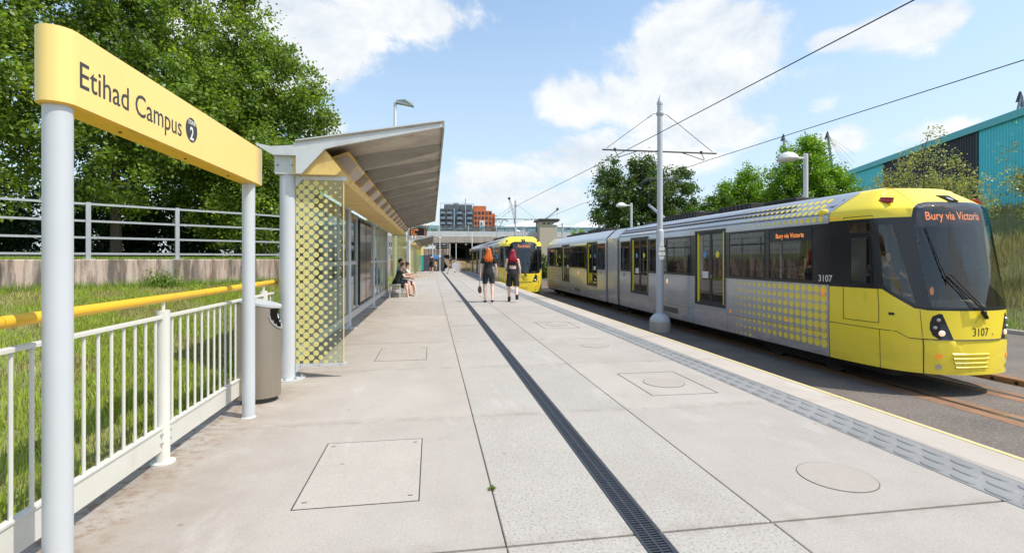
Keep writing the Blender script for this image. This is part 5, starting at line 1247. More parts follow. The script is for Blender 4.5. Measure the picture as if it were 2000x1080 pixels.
for f_ in range(10): MB().box(12.2, 14.2, -.6, 1.4, 3 * f_ + .5, 3 * f_ + .75).build('balcony', 'bldg_orange', t, smooth=False)
# cranes
def crane(x, y, pts, label, r=.35):
    t = thing('crane', label, 'crane', (x, y, 0), 0, 'cranes on the skyline')
    b = MB(); (ax, az_), (bx_, bz_) = pts; n = 14
    for o_ in (-.6, .6): b.tube([(ax + o_, 0, az_), (bx_ + o_ * .5, 0, bz_)], .13, 4)
    for k in range(n):
        u, v = k / n, (k + 1) / n; s = -1 if k % 2 else 1
        b.tube([(ax + (bx_ - ax) * u + s * .6, 0, az_ + (bz_ - az_) * u), (ax + (bx_ - ax) * v - s * .6, 0, az_ + (bz_ - az_) * v)], .09, 4)
    b.build('jib', 'far_steel', t, smooth=False); MB().tube([(ax, 0, 0), (ax, 0, az_)], .5, 6).build('mast', 'far_steel', t)
    MB().tube([(bx_ - .3, 0, bz_), (bx_ - .3, 0, bz_ - 9)], .07, 4).build('hoist_line', 'far_steel', t)
    MB().box(bx_ - .8, bx_ + .5, -.4, .4, bz_ - .5, bz_ + .9).build('jib_head', 'dark_metal', t, smooth=False)
crane(47.5, 300, ((2.2, 26), (-1.0, 37.5)), 'steep luffing crane jib on the skyline, right of the orange block')
crane(72.5, 300, ((-3, 26), (4, 31.5)), 'shallow-angled crane jib above the stone tower')
# teal shed on the bank
pa, pb = Vector((30.2, 10.0)), Vector((43.2, 46.5)); dv = (pb - pa); Lw = dv.length; dv.normalize(); nv = Vector((dv.y, -dv.x))
t = thing('industrial_shed', 'turquoise ribbed metal shed with a dark panel, on the grass bank at the right', 'building', (pa.x, pa.y, 0), math.atan2(dv.y, dv.x))
zb, zt = 4.0, 10.55
def clad(a0, a1, mt, z0=zb, z1=zt - .5):
    b = MB(); n = int((a1 - a0) / .25); vs = []
    for k in range(n + 1):
        for (o_, dp) in ((0, 0), (.08, .07), (.17, .07), (.22, 0)):
            x = a0 + k * .25 + o_
            if x > a1: break
            vs += [(x, dp, z0), (x, dp, z1)]
    m = len(vs) // 2; b.add(vs, [(2 * i, 2 * i + 2, 2 * i + 3, 2 * i + 1) for i in range(m - 1)]); return b.build('cladding', mt, t, smooth=False)
def a_at(u):                                           # where along the wall the dark panel starts and ends
    return u
clad(0, 19.9, 'teal_clad'); clad(20.0, 31.6, 'teal_clad_dark'); clad(31.7, Lw, 'teal_clad')
for k in range(8): MB().bbox(k * Lw / 8 + .01, (k + 1) * Lw / 8 - .01, -.3, .25, zt - .5, zt, .03).build('fascia', 'teal_trim', t, smooth=False)
MB().box(0, Lw, -12, -.3 - 0, zb, zt - .2).build('body', 'teal_trim', t, smooth=False) if False else None
MB().box(.02, Lw - .02, -14, -.10, zb - .5, zt - .3).build('rear_volume', 'teal_trim', t, smooth=False)
for a in (0.2, 19.95, 31.65): MB().box(a - .06, a + .06, .075, .12, zb, zt - .5).build('corner_trim', 'dark_metal', t, smooth=False)
t.rotation_euler = (0, 0, math.atan2(dv.y, dv.x)); 
# stadium masts
def smast(x, y, z, lean, label, A=False, cab=True):
    t = thing('stadium_mast', label, 'mast', (x, y, 0), 0, 'stadium roof masts')
    MB().tube([(lean, 0, 10), (0, 0, z)], [.9, .5], 8).build('mast_tube', 'far_steel', t)
    MB().add([(-1.3, 0, z - 2), (1.1, 0, z - 1.2), (.1, 0, z + 1.5), (-1.3, .6, z - 2), (1.1, .6, z - 1.2), (.1, .6, z + 1.5)], [(0, 1, 2), (5, 4, 3), (0, 3, 4, 1), (1, 4, 5, 2), (2, 5, 3, 0)]).build('mast_head', 'dark_metal', t, smooth=False)
    if A: MB().tube([(-lean * 1.4, 0, 10), (0, 0, z)], .35, 6).build('back_leg', 'far_steel', t)
    for k in range(5):
        if cab: MB().tube([(0, 0, z - .5), (22, 8, z - 7 - 4.0 * k)], .055, 4).build('cable', 'far_steel', t)
    MB().tube([(0, 0, z - .5), (-5, 0, z - 17)], .06, 4).build('cable', 'far_steel', t)
smast(159, 207, 56.9, 6, 'stadium mast rising left of the tall green tree, above the wire')
smast(180, 205, 58.4, 7, 'stadium mast rising right of the tall green tree, with fanned cables')
smast(179.5, 128, 51.5, 8, 'stadium mast above the shed roof at the right edge of the picture', True, False)
# ------------------------------------------------------------------ trees and grass
def tri_noise(d, ph): return (np.sin(d[:, 0] * 3.1 + ph) * np.sin(d[:, 1] * 2.7 + ph * 1.7) + np.sin(d[:, 2] * 3.7 + ph * .6) * np.sin(d[:, 0] * 5.3 - ph)) * .5
def leaf_mesh(lobes, n_tw, per, size, seed, base, vr=.35, yellow=.0, droop=.25, tl=.48, shell=.38, flat=1.0, lump=.42):
    g = np.random.default_rng(seed); lob = np.array(lobes, dtype=float); wts = (lob[:, 3] * lob[:, 4] * lob[:, 5]) ** .66; wts /= wts.sum()
    idx = g.choice(len(lob), n_tw, p=wts); d = g.normal(size=(n_tw, 3)); d /= np.linalg.norm(d, axis=1)[:, None]
    rad = (g.random(n_tw) ** shell) * (1 + lump * tri_noise(d * 1.8, seed * .37 + idx * 2.1) + .10 * g.normal(size=n_tw))
    P0 = lob[idx, :3] + d * rad[:, None] * lob[idx, 3:6]
    # clumping: pull twigs towards random clump centres so that gaps open between clumps
    ncl = max(20, n_tw // 22); cl = P0[g.integers(0, n_tw, ncl)]
    j = np.zeros(n_tw, int); best = np.full(n_tw, 1e9)
    for s0 in range(0, ncl, 64):
        dd = ((P0[:, None, :] - cl[None, s0:s0 + 64, :]) ** 2).sum(2); m = dd.argmin(1); v = dd[np.arange(n_tw), m]; b = v < best; best[b] = v[b]; j[b] = m[b] + s0
    P0 = P0 + (cl[j] - P0) * (.40 + .28 * g.random(n_tw))[:, None]
    tdir = d * .8 + g.normal(size=(n_tw, 3)) * .55; tdir[:, 2] -= droop; tdir /= np.linalg.norm(tdir, axis=1)[:, None]
    N = n_tw * per; k = np.repeat(np.arange(n_tw), per); f = g.random(N)
    C = P0[k] + tdir[k] * (f * tl)[:, None] + g.normal(size=(N, 3)) * (.10 + .05 * tl); C[:, 2] -= .12 * (f * tl) ** 2
    a = tdir[k] * .6 + g.normal(size=(N, 3)) * .75; a[:, 2] -= .25; a /= np.linalg.norm(a, axis=1)[:, None]
    nr = g.normal(size=(N, 3)); nr[:, 2] += 1.0 * flat; b = np.cross(a, nr); b /= np.linalg.norm(b, axis=1)[:, None]; up = np.cross(b, a)
    s = size * (.65 + .7 * g.random(N)); A = a * s[:, None]; B = b * (s * .34)[:, None]; U = up * (s * .10)[:, None]
    V = np.stack([C - A * .5, C + B + A * .02 + U, C + A * .5, C - B + A * .02 + U], 1).reshape(-1, 3); Q = np.arange(N * 4).reshape(-1, 4)
    col = np.array(base)[None, :] * (1 + vr * (g.random((N, 1)) - .5) * 2); tw = (1 + .22 * g.normal(size=n_tw))[k][:, None]; col = col * np.clip(tw, .6, 1.5)
    ym = (g.random(n_tw) < yellow)[k]; col[ym] = col[ym] * np.array([1.5, 1.25, .8])
    return V, Q, np.repeat(np.clip(col, .004, .5), 4, axis=0), P0
def tree(label, base_pt, h_tr, lobes, n_tw, per, size, seed, col, r0=.16, group=None, yellow=.14, name='broadleaf_tree', nbr=34, **kw):
    bx_, by_, bz_ = base_pt; t = thing(name, label, 'tree', base_pt, 0, group)
    V, Q, C, P0 = leaf_mesh(lobes, n_tw, per, size, seed, col, yellow=yellow, **kw)
    link('crown', np_mesh('crown', V, quads=Q, tint=C, mat='leaf'), t, kind='stuff')
    g = random.Random(seed); b = MB(); top = max(l[2] + l[5] * .5 for l in lobes)
    pts = [(0, 0, -.3)]; n = 7
    for k in range(1, n + 1): pts.append((g.uniform(-.12, .12) * k * .5, g.uniform(-.12, .12) * k * .5, top * k / n))
    b.tube(pts, [r0 * (1.25 if k == 0 else 1) * (1 - .85 * k / n) for k in range(n + 1)], 9)
    def at(z):
        f = max(0, min(n - .001, z / top * n)); i = int(f); return Vector(pts[i]).lerp(Vector(pts[i + 1]), f - i)
    for l in lobes:
        c = Vector(l[:3]); z0 = max(h_tr * .6, min(c.z - .35 * (Vector((c.x, c.y, 0)).length + .6), top * .8)); s = at(z0); m = s.lerp(c, .5) + Vector((g.uniform(-.2, .2), g.uniform(-.2, .2), .25)); b.tube([s, m, c], [r0 * .48, r0 * .3, r0 * .12], 6)
    for k in range(nbr):
        p = Vector(P0[g.randrange(len(P0))]); c = min((Vector(l[:3]) for l in lobes), key=lambda q: (q - p).length); m = c.lerp(p, .5) + Vector((g.uniform(-.15, .15), g.uniform(-.15, .15), g.uniform(0, .25)))
        b.tube([c.lerp(at(c.z * .8), .15), m, p], [r0 * .16, r0 * .09, r0 * .04], 5)
    b.build('trunk', 'bark', t); return t
DG = (.075, .13, .03); MG = (.165, .25, .042); YG = (.16, .29, .032); OG = (.26, .29, .10)
GL = 'trees behind the fence on the left'
tree('tall dense tree behind the left fence, directly above the station sign', (-10.2, 18.3, 1.35), 2.2, [(0, 0, 4.2, 3.3, 3.0, 2.6), (.2, .5, 7.6, 2.8, 3.0, 2.9), (-1.8, 0, 9.6, 2.8, 2.6, 2.4), (2.3, .4, 5.0, 1.8, 2.0, 1.8), (.5, .3, 9.9, 1.3, 2.2, 1.9), (-.6, 0, 11.5, 1.9, 2.2, 1.8)], 4700, 15, .13, 3, MG, .15, GL)
tree('broad tree with ragged right-hand branches, nearest the shelter on the left side', (-7.3, 20.6, 1.35), 2.0, [(0, 0, 3.8, 2.5, 2.3, 2.3), (.2, 0, 6.4, 2.3, 2.2, 2.0), (2.1, 0, 5.9, 1.3, 1.2, .8), (1.9, .3, 3.9, 1.4, 1.4, 1.3), (-.2, 0, 8.4, 1.6, 1.6, 1.6), (.2, 0, 10.3, .6, .6, 1.3), (1.7, .2, 7.7, .7, .9, .5), (2.9, .2, 5.3, .8, .8, .4), (2.6, .2, 6.6, .6, .7, .35), (.2, 0, 1.7, 2.0, 2.0, 1.3)], 3900, 15, .125, 5, MG, .13, GL)
tree('tree at the far left edge of the picture, behind the nearer sign post', (-13.8, 15.4, 1.35), 2.0, [(0, 0, 3.8, 2.9, 2.6, 2.6), (0, 0, 6.6, 2.7, 2.5, 2.2), (-.6, 0, 8.8, 1.9, 2.0, 1.6), (1.9, 0, 5.2, 1.7, 1.7, 1.6)], 3100, 15, .13, 8, MG, .13, GL)
tree('darker tree standing deeper in the left-hand row, filling the gap behind', (-12.4, 23.5, 1.4), 2.4, [(0, 0, 4.0, 3.4, 3, 3), (-.8, 0, 7.8, 3.0, 3, 2.8), (2.5, 0, 6.0, 2.4, 2, 2.3)], 2600, 14, .15, 12, DG, .2, GL)
tree('rear tree of the left row, mostly hidden, between the two front crowns', (-8.6, 26.0, 1.4), 2.4, [(0, 0, 4.0, 2.6, 3, 2.6), (-1.2, 0, 6.2, 2.2, 2.4, 2.0)], 2000, 14, .15, 14, DG, .2, GL)
tree('small young tree low behind the fence, just left of the shelter column', (-5.8, 18.6, 1.35), .8, [(0, 0, 1.6, 1.3, 1.2, 1.2), (.3, 0, 3.0, 1.2, 1.1, 1.2), (1.0, .4, 1.9, 1.0, 1.0, 1.0)], 1500, 14, .10, 15, MG, .07, GL)
# dark understorey hedge
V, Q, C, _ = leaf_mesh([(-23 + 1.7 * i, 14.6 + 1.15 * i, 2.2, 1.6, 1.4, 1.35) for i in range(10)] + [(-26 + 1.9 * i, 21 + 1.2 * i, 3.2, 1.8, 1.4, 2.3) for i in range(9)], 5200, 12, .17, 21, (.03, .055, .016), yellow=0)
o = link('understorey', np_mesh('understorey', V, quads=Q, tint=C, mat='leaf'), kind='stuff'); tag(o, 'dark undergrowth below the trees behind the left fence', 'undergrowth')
GR = 'trees beyond the far track'
tree('dark green broad tree behind the overhead line pole', (15.6, 35.5, -.4), 1.5, [(0, 0, 3.3, 3.7, 3.2, 2.7), (-2.3, 0, 5.6, 1.9, 1.9, 2.1), (.2, 0, 6.6, 2.5, 2.4, 2.1), (2.5, 0, 5.6, 2.1, 2.0, 1.9), (3.3, 0, 7.6, 1.0, 1.0, 1.1), (-2.6, 0, 7.9, 1.0, 1.0, 1.1), (0, 0, 8.3, 1.1, 1.1, 1.1), (2.0, 0, 2.6, 2.8, 2.4, 2.2)], 5200, 13, .16, 31, DG, .22, GR)
tree('bright green bushy tree behind the tram roof, left of the taller bright one', (23.0, 34.0, .8), 1.2, [(0, 0, 3.6, 2.4, 1.9, 2.4), (-1.4, 0, 3.0, 2.0, 1.6, 2.0), (.0, 0, 5.8, 1.2, 1.0, 1.5), (1.8, 0, 4.8, 1.2, 1.0, 1.6), (-1.6, 0, 4.9, 1.0, .8, 1.2), (2.8, .4, 3.4, 1.4, 1.2, 1.8)], 4200, 13, .13, 33, YG, .12, GR, droop=-.35, yellow=.15)
tree('tallest bright green tree behind the nearest domed lamp', (24.6, 29.5, 1.4), 1.2, [(0, 0, 3.4, 2.7, 2.2, 2.5), (-.5, 0, 6.0, 1.5, 1.4, 1.8), (1.1, 0, 5.0, 1.4, 1.2, 1.4), (-2.0, 0, 4.4, 1.2, .9, 1.6), (2.4, 0, 3.8, 1.5, 1.2, 1.7), (.2, 0, 7.3, .7, .6, .9), (3.4, 0, 2.6, 1.3, 1.1, 1.4)], 4600, 13, .13, 35, YG, .14, GR, droop=-.35, yellow=.15)
tree('low green tree filling the gap between the dark tree and the bright trees', (20.6, 37.5, .3), 1.0, [(0, 0, 2.4, 2.3, 2, 1.8), (-1.5, 0, 2.2, 1.6, 1.5, 1.6)], 1500, 13, .15, 37, MG, .12, GR)
tree('rounded green tree closing the gap between the dark tree and the bright bushy one', (20.3, 33.2, .6), 1.0, [(0, 0, 2.6, 1.9, 1.7, 1.9), (-.9, 0, 3.4, 1.2, 1.1, 1.2), (1.0, 0, 3.2, 1.3, 1.2, 1.3), (.1, 0, 4.6, .8, .8, .9)], 2400, 13, .14, 38, (.11, .20, .03), .12, GR)
tree('thin airy tree with sparse olive leaves in front of the dark panel of the shed', (23.2, 20.6, 1.9), 1.2, [(0, 0, 2.4, 2.0, 1.7, 1.2), (-1.5, 0, 2.9, 1.2, 1.1, .9), (1.6, 0, 2.9, 1.5, 1.3, 1.0), (0, 0, 4.0, 1.2, 1.1, .8), (.6, 0, 5.2, .3, .3, .5), (2.6, 0, 2.2, .9, .9, .9)], 900, 9, .10, 41, OG, .07, GR, tl=.5, yellow=.25, lump=.6, nbr=46, vr=.3)
tree('thin airy tree with sparse olive leaves at the right edge, by the turquoise cladding', (23.6, 15.8, 2.0), 1.0, [(0, 0, 2.2, 1.4, 1.3, 1.1), (.8, 0, 3.1, 1.4, 1.2, .9), (-1.1, 0, 2.3, 1.0, .9, .8), (-.3, 0, 4.2, .5, .5, .8), (2.0, 0, 2.4, 1.1, 1.0, .9)], 680, 9, .095, 43, OG, .06, GR, tl=.5, yellow=.25, lump=.6, nbr=46, vr=.3)
tree('small bright bush between the two trams', (11.9, 38.5, -1.0), .4, [(0, 0, 1.3, 1.0, 1.0, 1.2), (.2, 0, 2.8, .8, .8, 1.0)], 800, 13, .14, 45, YG, .06, None, name='bush')
tree('green bush at the foot of the stone tower', (15.7, 52.0, -1.0), .6, [(0, 0, 2.4, 1.5, 1.4, 1.7), (.2, 0, 4.2, 1.0, 1.0, 1.2)], 900, 13, .17, 46, YG, .08, None, name='bush')
tree('light green low tree left of the dark tree, behind the pantograph', (17.0, 46.0, -.6), .8, [(0, 0, 2.8, 2.0, 1.8, 1.7), (-2, 0, 2.2, 1.5, 1.4, 1.3)], 1200, 13, .17, 47, YG, .1, GR)
tree('far green tree above the left end of the bridge', (-3.5, 90.0, -1.0), 2, [(0, 0, 6.6, 4.2, 3, 3.0), (-6, 0, 7.0, 4, 3, 3.2)], 1300, 12, .32, 48, MG, .2, None)
tree('small green tree seen under the bridge', (9.5, 75.0, -1.0), .6, [(0, 0, 3.0, 2.2, 1.6, 1.5)], 500, 12, .25, 49, YG, .1, None)
V, Q, C, _ = leaf_mesh([(12 + 2.6 * i + (2 if i > 6 else 0), 58 + 2 * (i % 3), .6 + .1 * i, 2.2, 1.6, 1.7) for i in range(10)], 1800, 10, .24, 55, (.07, .12, .03))
o = link('hedge', np_mesh('hedge', V, quads=Q, tint=C, mat='leaf'), kind='stuff'); tag(o, 'low green hedge beyond the tracks, right of the stone tower', 'hedge')
# grass
def blades(name, pos, h, w, base, seed, dry=.2, lean=.45, kindlabel=None):
    g = np.random.default_rng(seed); N = len(pos); a = g.random(N) * 6.283; H = h * (.5 + .9 * g.random(N)) ; Wd = w * (.6 + .8 * g.random(N))
    dx = np.stack([np.cos(a), np.sin(a), np.zeros(N)], 1); b = g.random(N) * 6.283; ln = lean * g.random(N) * H; l = np.stack([np.cos(b) * ln, np.sin(b) * ln, np.zeros(N)], 1)
    up = np.zeros((N, 3)); up[:, 2] = H; m = pos + up * .55 + l * .35; t = pos + up * (1 - .25 * (ln / H))[:, None] + l
    V = np.stack([pos - dx * Wd[:, None] * .5, pos + dx * Wd[:, None] * .5, m + dx * Wd[:, None] * .4, m - dx * Wd[:, None] * .4, t], 1).reshape(-1, 3)
    i = np.arange(N)[:, None] * 5; T = np.concatenate([i + np.array([[0, 1, 2]]), i + np.array([[0, 2, 3]]), i + np.array([[3, 2, 4]])], 0)
    col = np.array(base)[None, :] * (.65 + .7 * g.random((N, 1))); dm = g.random(N) < dry; col[dm] = np.array([.27, .23, .095])[None, :] * (.6 + .6 * g.random((dm.sum(), 1)))
    return link(name, np_mesh(name, V, tris=T, tint=np.repeat(col, 5, axis=0), mat='blade'), kind='stuff')
g = np.random.default_rng(5); pos = []
cnt = [0, 60000, 120000, 55000, 9000, 4000, 2500]
for i, c in enumerate(cnt):
    a = g.random(c); w = g.random(c) ** 1.25
    p = np.array([ruled(i, a[k], w[k]) for k in range(c)]) if c else np.zeros((0, 3)); pos.append(p)
pos = np.concatenate(pos); 
patch = np.sin(pos[:, 0] * 1.9 + 1) * np.sin(pos[:, 1] * 1.3 + .5) + .5 * np.sin(pos[:, 0] * 4.1 + pos[:, 1] * 3.3)
keep = g.random(len(pos)) < np.clip(.72 + .35 * patch, .25, 1); p1_ = pos[keep]; hp = patch[keep]
near = p1_[:, 1] < 12
o = blades('grass', p1_[hp > -.25], .10, .0095, (.32, .41, .06), 61, .22); tag(o, 'long green grass on the slope behind the railing', 'grass')
o = blades('dry_grass', p1_[hp <= -.25], .075, .009, (.38, .39, .11), 62, .5); tag(o, 'shorter yellowing grass patches on the slope behind the railing', 'grass')
# tufts at the wall foot and on the lawn above
q = []
for k in range(9000):
    i = 1 if k % 2 else 2; a = g.random(); p = Vector(WALL[i]).lerp(Vector(WALL[i + 1]), a); q.append((p.x + g.normal() * .05 + .10, p.y - .12 + g.normal() * .06, .66))
o = blades('wall_foot_grass', np.array(q[:5200]), .22, .010, (.22, .36, .05), 63, .2); tag(o, 'ragged grass along the foot of the stained wall', 'grass')
q = []
for k in range(22000):
    i = 1 + k % 3; a = g.random(); p = Vector(WALL[i]).lerp(Vector(WALL[i + 1]), a); d = .3 + 4.5 * g.random() ** 1.4; q.append((p.x - d * .62, p.y + d * .78, 1.34))
o = blades('lawn_grass', np.array(q), .10, .010, (.25, .38, .05), 64, .12); tag(o, 'bright grass strip on top of the wall under the fence', 'grass')
tuft = thing('weed_clump', 'bushy green weed growing against the stained wall, left of the farther sign post', 'weed', (-6.55, 13.55, .66))
V, Q, C, _ = leaf_mesh([(0, 0, .16, .30, .2, .18)], 120, 12, .05, 65, MG, tl=.12); link('leaves', np_mesh('leaves', V, quads=Q, tint=C, mat='leaf'), tuft, kind='stuff')
# bank grass (long, dry)
n = 60000; x = 18.5 + 16 * g.random(n) ** 1.2; y = 3 + 46 * g.random(n) ** 1.15
pz = np.array([bank_z(a, b) for a, b in zip(x, y)]); pos = np.stack([x, y, pz - .02], 1); pt_ = np.sin(x * .8) * np.sin(y * .6 + 1); lo = (x < 21) | (pt_ < -.45)
o = blades('bank_grass', pos[lo], .26, .020, (.22, .33, .06), 66, .2); tag(o, 'green grass at the foot of the bank beyond the tram', 'grass')
o = blades('tall_dry_grass', pos[~lo], .50, .020, (.38, .38, .14), 67, .6, .35); tag(o, 'tall yellowing grass covering the bank below the turquoise shed', 'grass')
n = 9000; x = 21 + 11 * g.random(n); y = 8 + 12 * g.random(n); pos = np.stack([x, y, np.array([bank_z(a, b) for a, b in zip(x, y)])], 1)
blades('tall_dry_grass', pos, .55, .014, (.38, .37, .14), 68, .6, .35)['label'] = 'extra thick tall dry grass on the near part of the bank'
bpy.data.objects['tall_dry_grass.001']['category'] = 'grass'

# ------------------------------------------------------------------ people
def V3(*a): return Vector(a)
def remeshed(mb, voxel, name, mat, parent):
    me = bpy.data.meshes.new(name); me.from_pydata(mb.v, [], mb.f); o = bpy.data.objects.new(name, me); COL.objects.link(o)
    m = o.modifiers.new('r', 'REMESH'); m.mode = 'VOXEL'; m.voxel_size = voxel; s = o.modifiers.new('s', 'SMOOTH'); s.factor = .5; s.iterations = 3
    bpy.context.view_layer.update(); dg = bpy.context.evaluated_depsgraph_get(); m2 = bpy.data.meshes.new_from_object(o.evaluated_get(dg)); bpy.data.objects.remove(o); bpy.data.meshes.remove(me)
    m2.name = name; m2.materials.clear(); m2.materials.append(M[mat]); m2.polygons.foreach_set('use_smooth', [True] * len(m2.polygons)); m2.update()
    return link(name, m2, parent)
def person(label, loc, rz, h=1.68, legs=((12, 8), (-14, 22)), arms=((-12, 8, 12), (14, 8, 14)), seated=False, skin='skin', top=None, bottom=None, bottom_kind='shorts', hair='hair_dark', hair_len=.1, shoe='shoe', female=True, lean=0, headpitch=0, vox=.011, blen=.42, group=None, boots=False, topk='tee'):
    """local frame: +y is the way the person faces; arms: (swing forward, out, elbow) per side (-x first)"""
    k = h / 1.68; t = thing('person', label, 'person', loc, rz, group); b = MB(); sy = Vector((0, 1, 0))
    hip = Vector((0, 0, (.52 if seated else .90) * k)); lr = R(lean)
    def up(p, z): return p + Vector((0, math.sin(lr) * z, math.cos(lr) * z)) * k
    hipw = .100 * k; shw = (.175 if female else .20) * k
    chest = up(hip, .34); neck = up(hip, .53); 
    wa, hp_, ch = (.108, .158, .142) if female else (.145, .16, .175)
    torso = [(up(hip, -.10), (hp_ * .80, .095)), (up(hip, -.02), (hp_, .112)), (up(hip, .08), (hp_ * .93, .102)), (up(hip, .19), (wa, .084)), (up(hip, .30), (ch * .9, .098)), (up(hip, .40), (ch, .105)), (up(hip, .47), (ch * .92, .085)), (up(hip, .515), (.075, .06))]
    b.tube([p for p, r in torso], [(r[0] * k, r[1] * k) for p, r in torso], 16, ref=(0, 1, 0))
    b.tube([up(hip, .48), up(hip, .60)], [.052 * k, .046 * k], 10)
    hd = up(hip, .685) + Vector((0, .012, 0)) * k; hp2 = R(headpitch)
    b.ball(hd, (.072 * k, .088 * k, .108 * k), 16, 12); b.ball(hd + Vector((0, .035, -.05)) * k, (.052 * k, .055 * k, .062 * k), 12, 8)
    b.tube([hd + Vector((0, .082, .02)) * k, hd + Vector((0, .108, -.022)) * k], [.009 * k, .016 * k], 6)
    for s in (-1, 1): b.ball(hd + Vector((s * .074, 0, -.005)) * k, (.012 * k, .018 * k, .03 * k), 8, 6)
    J = {}
    for i, s in enumerate((-1, 1)):
        a, kn = legs[i]; a = R(a); kn = R(kn); o = hip + Vector((s * hipw, 0, -.04 * k)); th, sh = .40 * k, .41 * k
        kp = o + Vector((s * .014 * k, math.sin(a) * th, -math.cos(a) * th)); a2 = a - kn; an = kp + Vector((-s * .012 * k, math.sin(a2) * sh, -math.cos(a2) * sh))
        b.tube([o + Vector((0, 0, .04 * k)), o.lerp(kp, .25), o.lerp(kp, .7), kp, kp.lerp(an, .28), kp.lerp(an, .7), an], [q * k for q in (.088, .088, .066, .053, .057, .040, .034)], 12)
        ft = a2 * .6 if not seated else 0; f1 = an + Vector((0, math.cos(ft) * .15, math.sin(ft) * -.0 - .035)) * k
        b.tube([an + Vector((0, -.045, -.03)) * k, an + Vector((0, .03, -.03)) * k, an + Vector((0, .11, -.05)) * k, an + Vector((0, .17, -.058)) * k], [(.030 * k, .035 * k), (.034 * k, .036 * k), (.042 * k, .024 * k), (.034 * k, .014 * k)], 10, ref=(0, 0, 1))
        J['k%d' % i] = kp; J['a%d' % i] = an; J['h%d' % i] = o
        sw, out, el = [R(q) for q in arms[i]]; so = up(hip, .455) + Vector((s * shw, 0, 0)); ua, fa = .285 * k, .25 * k
        dr_ = Vector((s * math.sin(out), math.sin(sw) * math.cos(out), -math.cos(sw) * math.cos(out))); e = so + dr_ * ua; sw2 = sw + el; d2 = Vector((s * math.sin(out * .3), math.sin(sw2), -math.cos(sw2))).normalized(); wr = e + d2 * fa
        b.tube([so + Vector((-s * .06, 0, .0)) * k, so, so.lerp(e, .5), e, e.lerp(wr, .35), wr], [q * k for q in (.050, .048, .040, .033, .034, .023)], 10)
        hn = wr + d2 * .05 * k; side = Vector((0, 1, 0)) if abs(d2.z) > .5 else Vector((s, 0, 0))
        b.tube([wr, wr + d2 * .03 * k, wr + d2 * .085 * k], [(.020 * k, .016 * k), (.036 * k, .015 * k), (.036 * k, .014 * k)], 10, ref=(1, 0, 0))
        for q in range(4):
            o_ = wr + d2 * .08 * k + Vector((0, 1, 0)) * (.027 - .018 * q) * k; ln = (.055, .065, .062, .048)[q] * k; c1 = o_ + d2 * ln * .55; c2 = c1 + (d2 * .6 + Vector((-s * .55, 0, 0))).normalized() * ln * .5
            b.tube([o_, c1, c2], [.0095 * k, .0088 * k, .007 * k], 6)
        o_ = wr + d2 * .03 * k + Vector((0, .03, 0)) * k; b.tube([o_, o_ + (d2 + Vector((0, .8, 0))).normalized() * .035 * k, o_ + (d2 + Vector((0, .5, 0))).normalized() * .062 * k], [.012 * k, .011 * k, .008 * k], 6)
        J['s%d' % i] = so; J['e%d' % i] = e; J['w%d' % i] = wr; J['hand%d' % i] = wr + d2 * .09 * k
    body = remeshed(b, vox, 'body', skin, t)
    zmin = min(v.co.z for v in body.data.vertices)
    # clothes
    def tube_t(scale, z0, z1, add=.012):
        c = MB(); zs = [z0 + (z1 - z0) * j / 8 for j in range(9)]; tz = [-.10, -.02, .08, .19, .30, .40, .47, .515]; rx = [r[0] for p, r in torso]; ry = [r[1] for p, r in torso]
        c.tube([up(hip, z) for z in zs], [((float(np.interp(z, tz, rx)) + add) * k, (float(np.interp(z, tz, ry)) + add) * k) for z in zs], 18, ref=(0, 1, 0)); return c
    if top:
        c = tube_t(1, *((-.03, .49) if topk == 'tee' else (.27, .43)), .007 if topk == 'tee' else .012)
        if topk == 'tee':
            for i in (0, 1): so, e = J['s%d' % i], J['e%d' % i]; c.tube([so + Vector(((1 if i == 0 else -1) * .07 * k, 0, .005)), so, so.lerp(e, .55)], [.058 * k, .060 * k, .056 * k], 12)
        else:
            for i in (0, 1): so = J['s%d' % i]; c.tube([up(hip, .40) + Vector(((-1 if i == 0 else 1) * .10 * k, -.09 * k, 0)), up(hip, .50) + Vector(((-1 if i == 0 else 1) * .10 * k, 0, .0))], [.016 * k] * 2, 8)
        remeshed(c, vox, 'top', top, t) if topk == 'tee' else c.build('top', top, t)
    if bottom:
        c = tube_t(1, -.13, .17 if topk != 'tee' else .10, .010)
        fl = {'shorts': (.092, .084), 'loose': (.096, .108), 'trousers': (.092, .07), 'dress': (0, 0)}[bottom_kind]
        if bottom_kind == 'dress':
            kk = (J['k0'] + J['k1']) / 2; c.tube([up(hip, .02), hip + Vector((0, 0, -.15)) * k, Vector((kk.x, kk.y, kk.z + .03))], [(.16 * k, .12 * k), (.19 * k, .15 * k), (.23 * k, .19 * k)], 16, ref=(0, 1, 0))
        else:
            for i in (0, 1):
                o, kp = J['h%d' % i], J['k%d' % i]; c.tube([o + Vector((0, 0, .06 * k)), o.lerp(kp, .25), o.lerp(kp, blen), o.lerp(kp, blen * 2 if blen * 2 < 1 else 1)], [fl[0] * k, fl[0] * k, (fl[0] + fl[1]) / 2 * k, fl[1] * k], 14)
                if bottom_kind == 'trousers': c.tube([kp, J['a%d' % i]], [.068 * k, .058 * k], 12)
        remeshed(c, vox * 1.1, 'shorts' if bottom_kind != 'trousers' and bottom_kind != 'dress' else bottom_kind, bottom, t)
    for i in (0, 1):
        an = J['a%d' % i]; c = MB(); c.tube([an + Vector((0, -.055, -.035)) * k, an + Vector((0, .03, -.035)) * k, an + Vector((0, .11, -.055)) * k, an + Vector((0, .185, -.062)) * k], [(.036 * k, .034 * k), (.040 * k, .036 * k), (.048 * k, .022 * k), (.038 * k, .014 * k)], 12, ref=(0, 0, 1))
        if boots: c.tube([an + Vector((0, 0, -.04)) * k, an + Vector((0, -.01, .09)) * k], [.048 * k, .050 * k], 12)
        c.build('shoe', shoe, t)
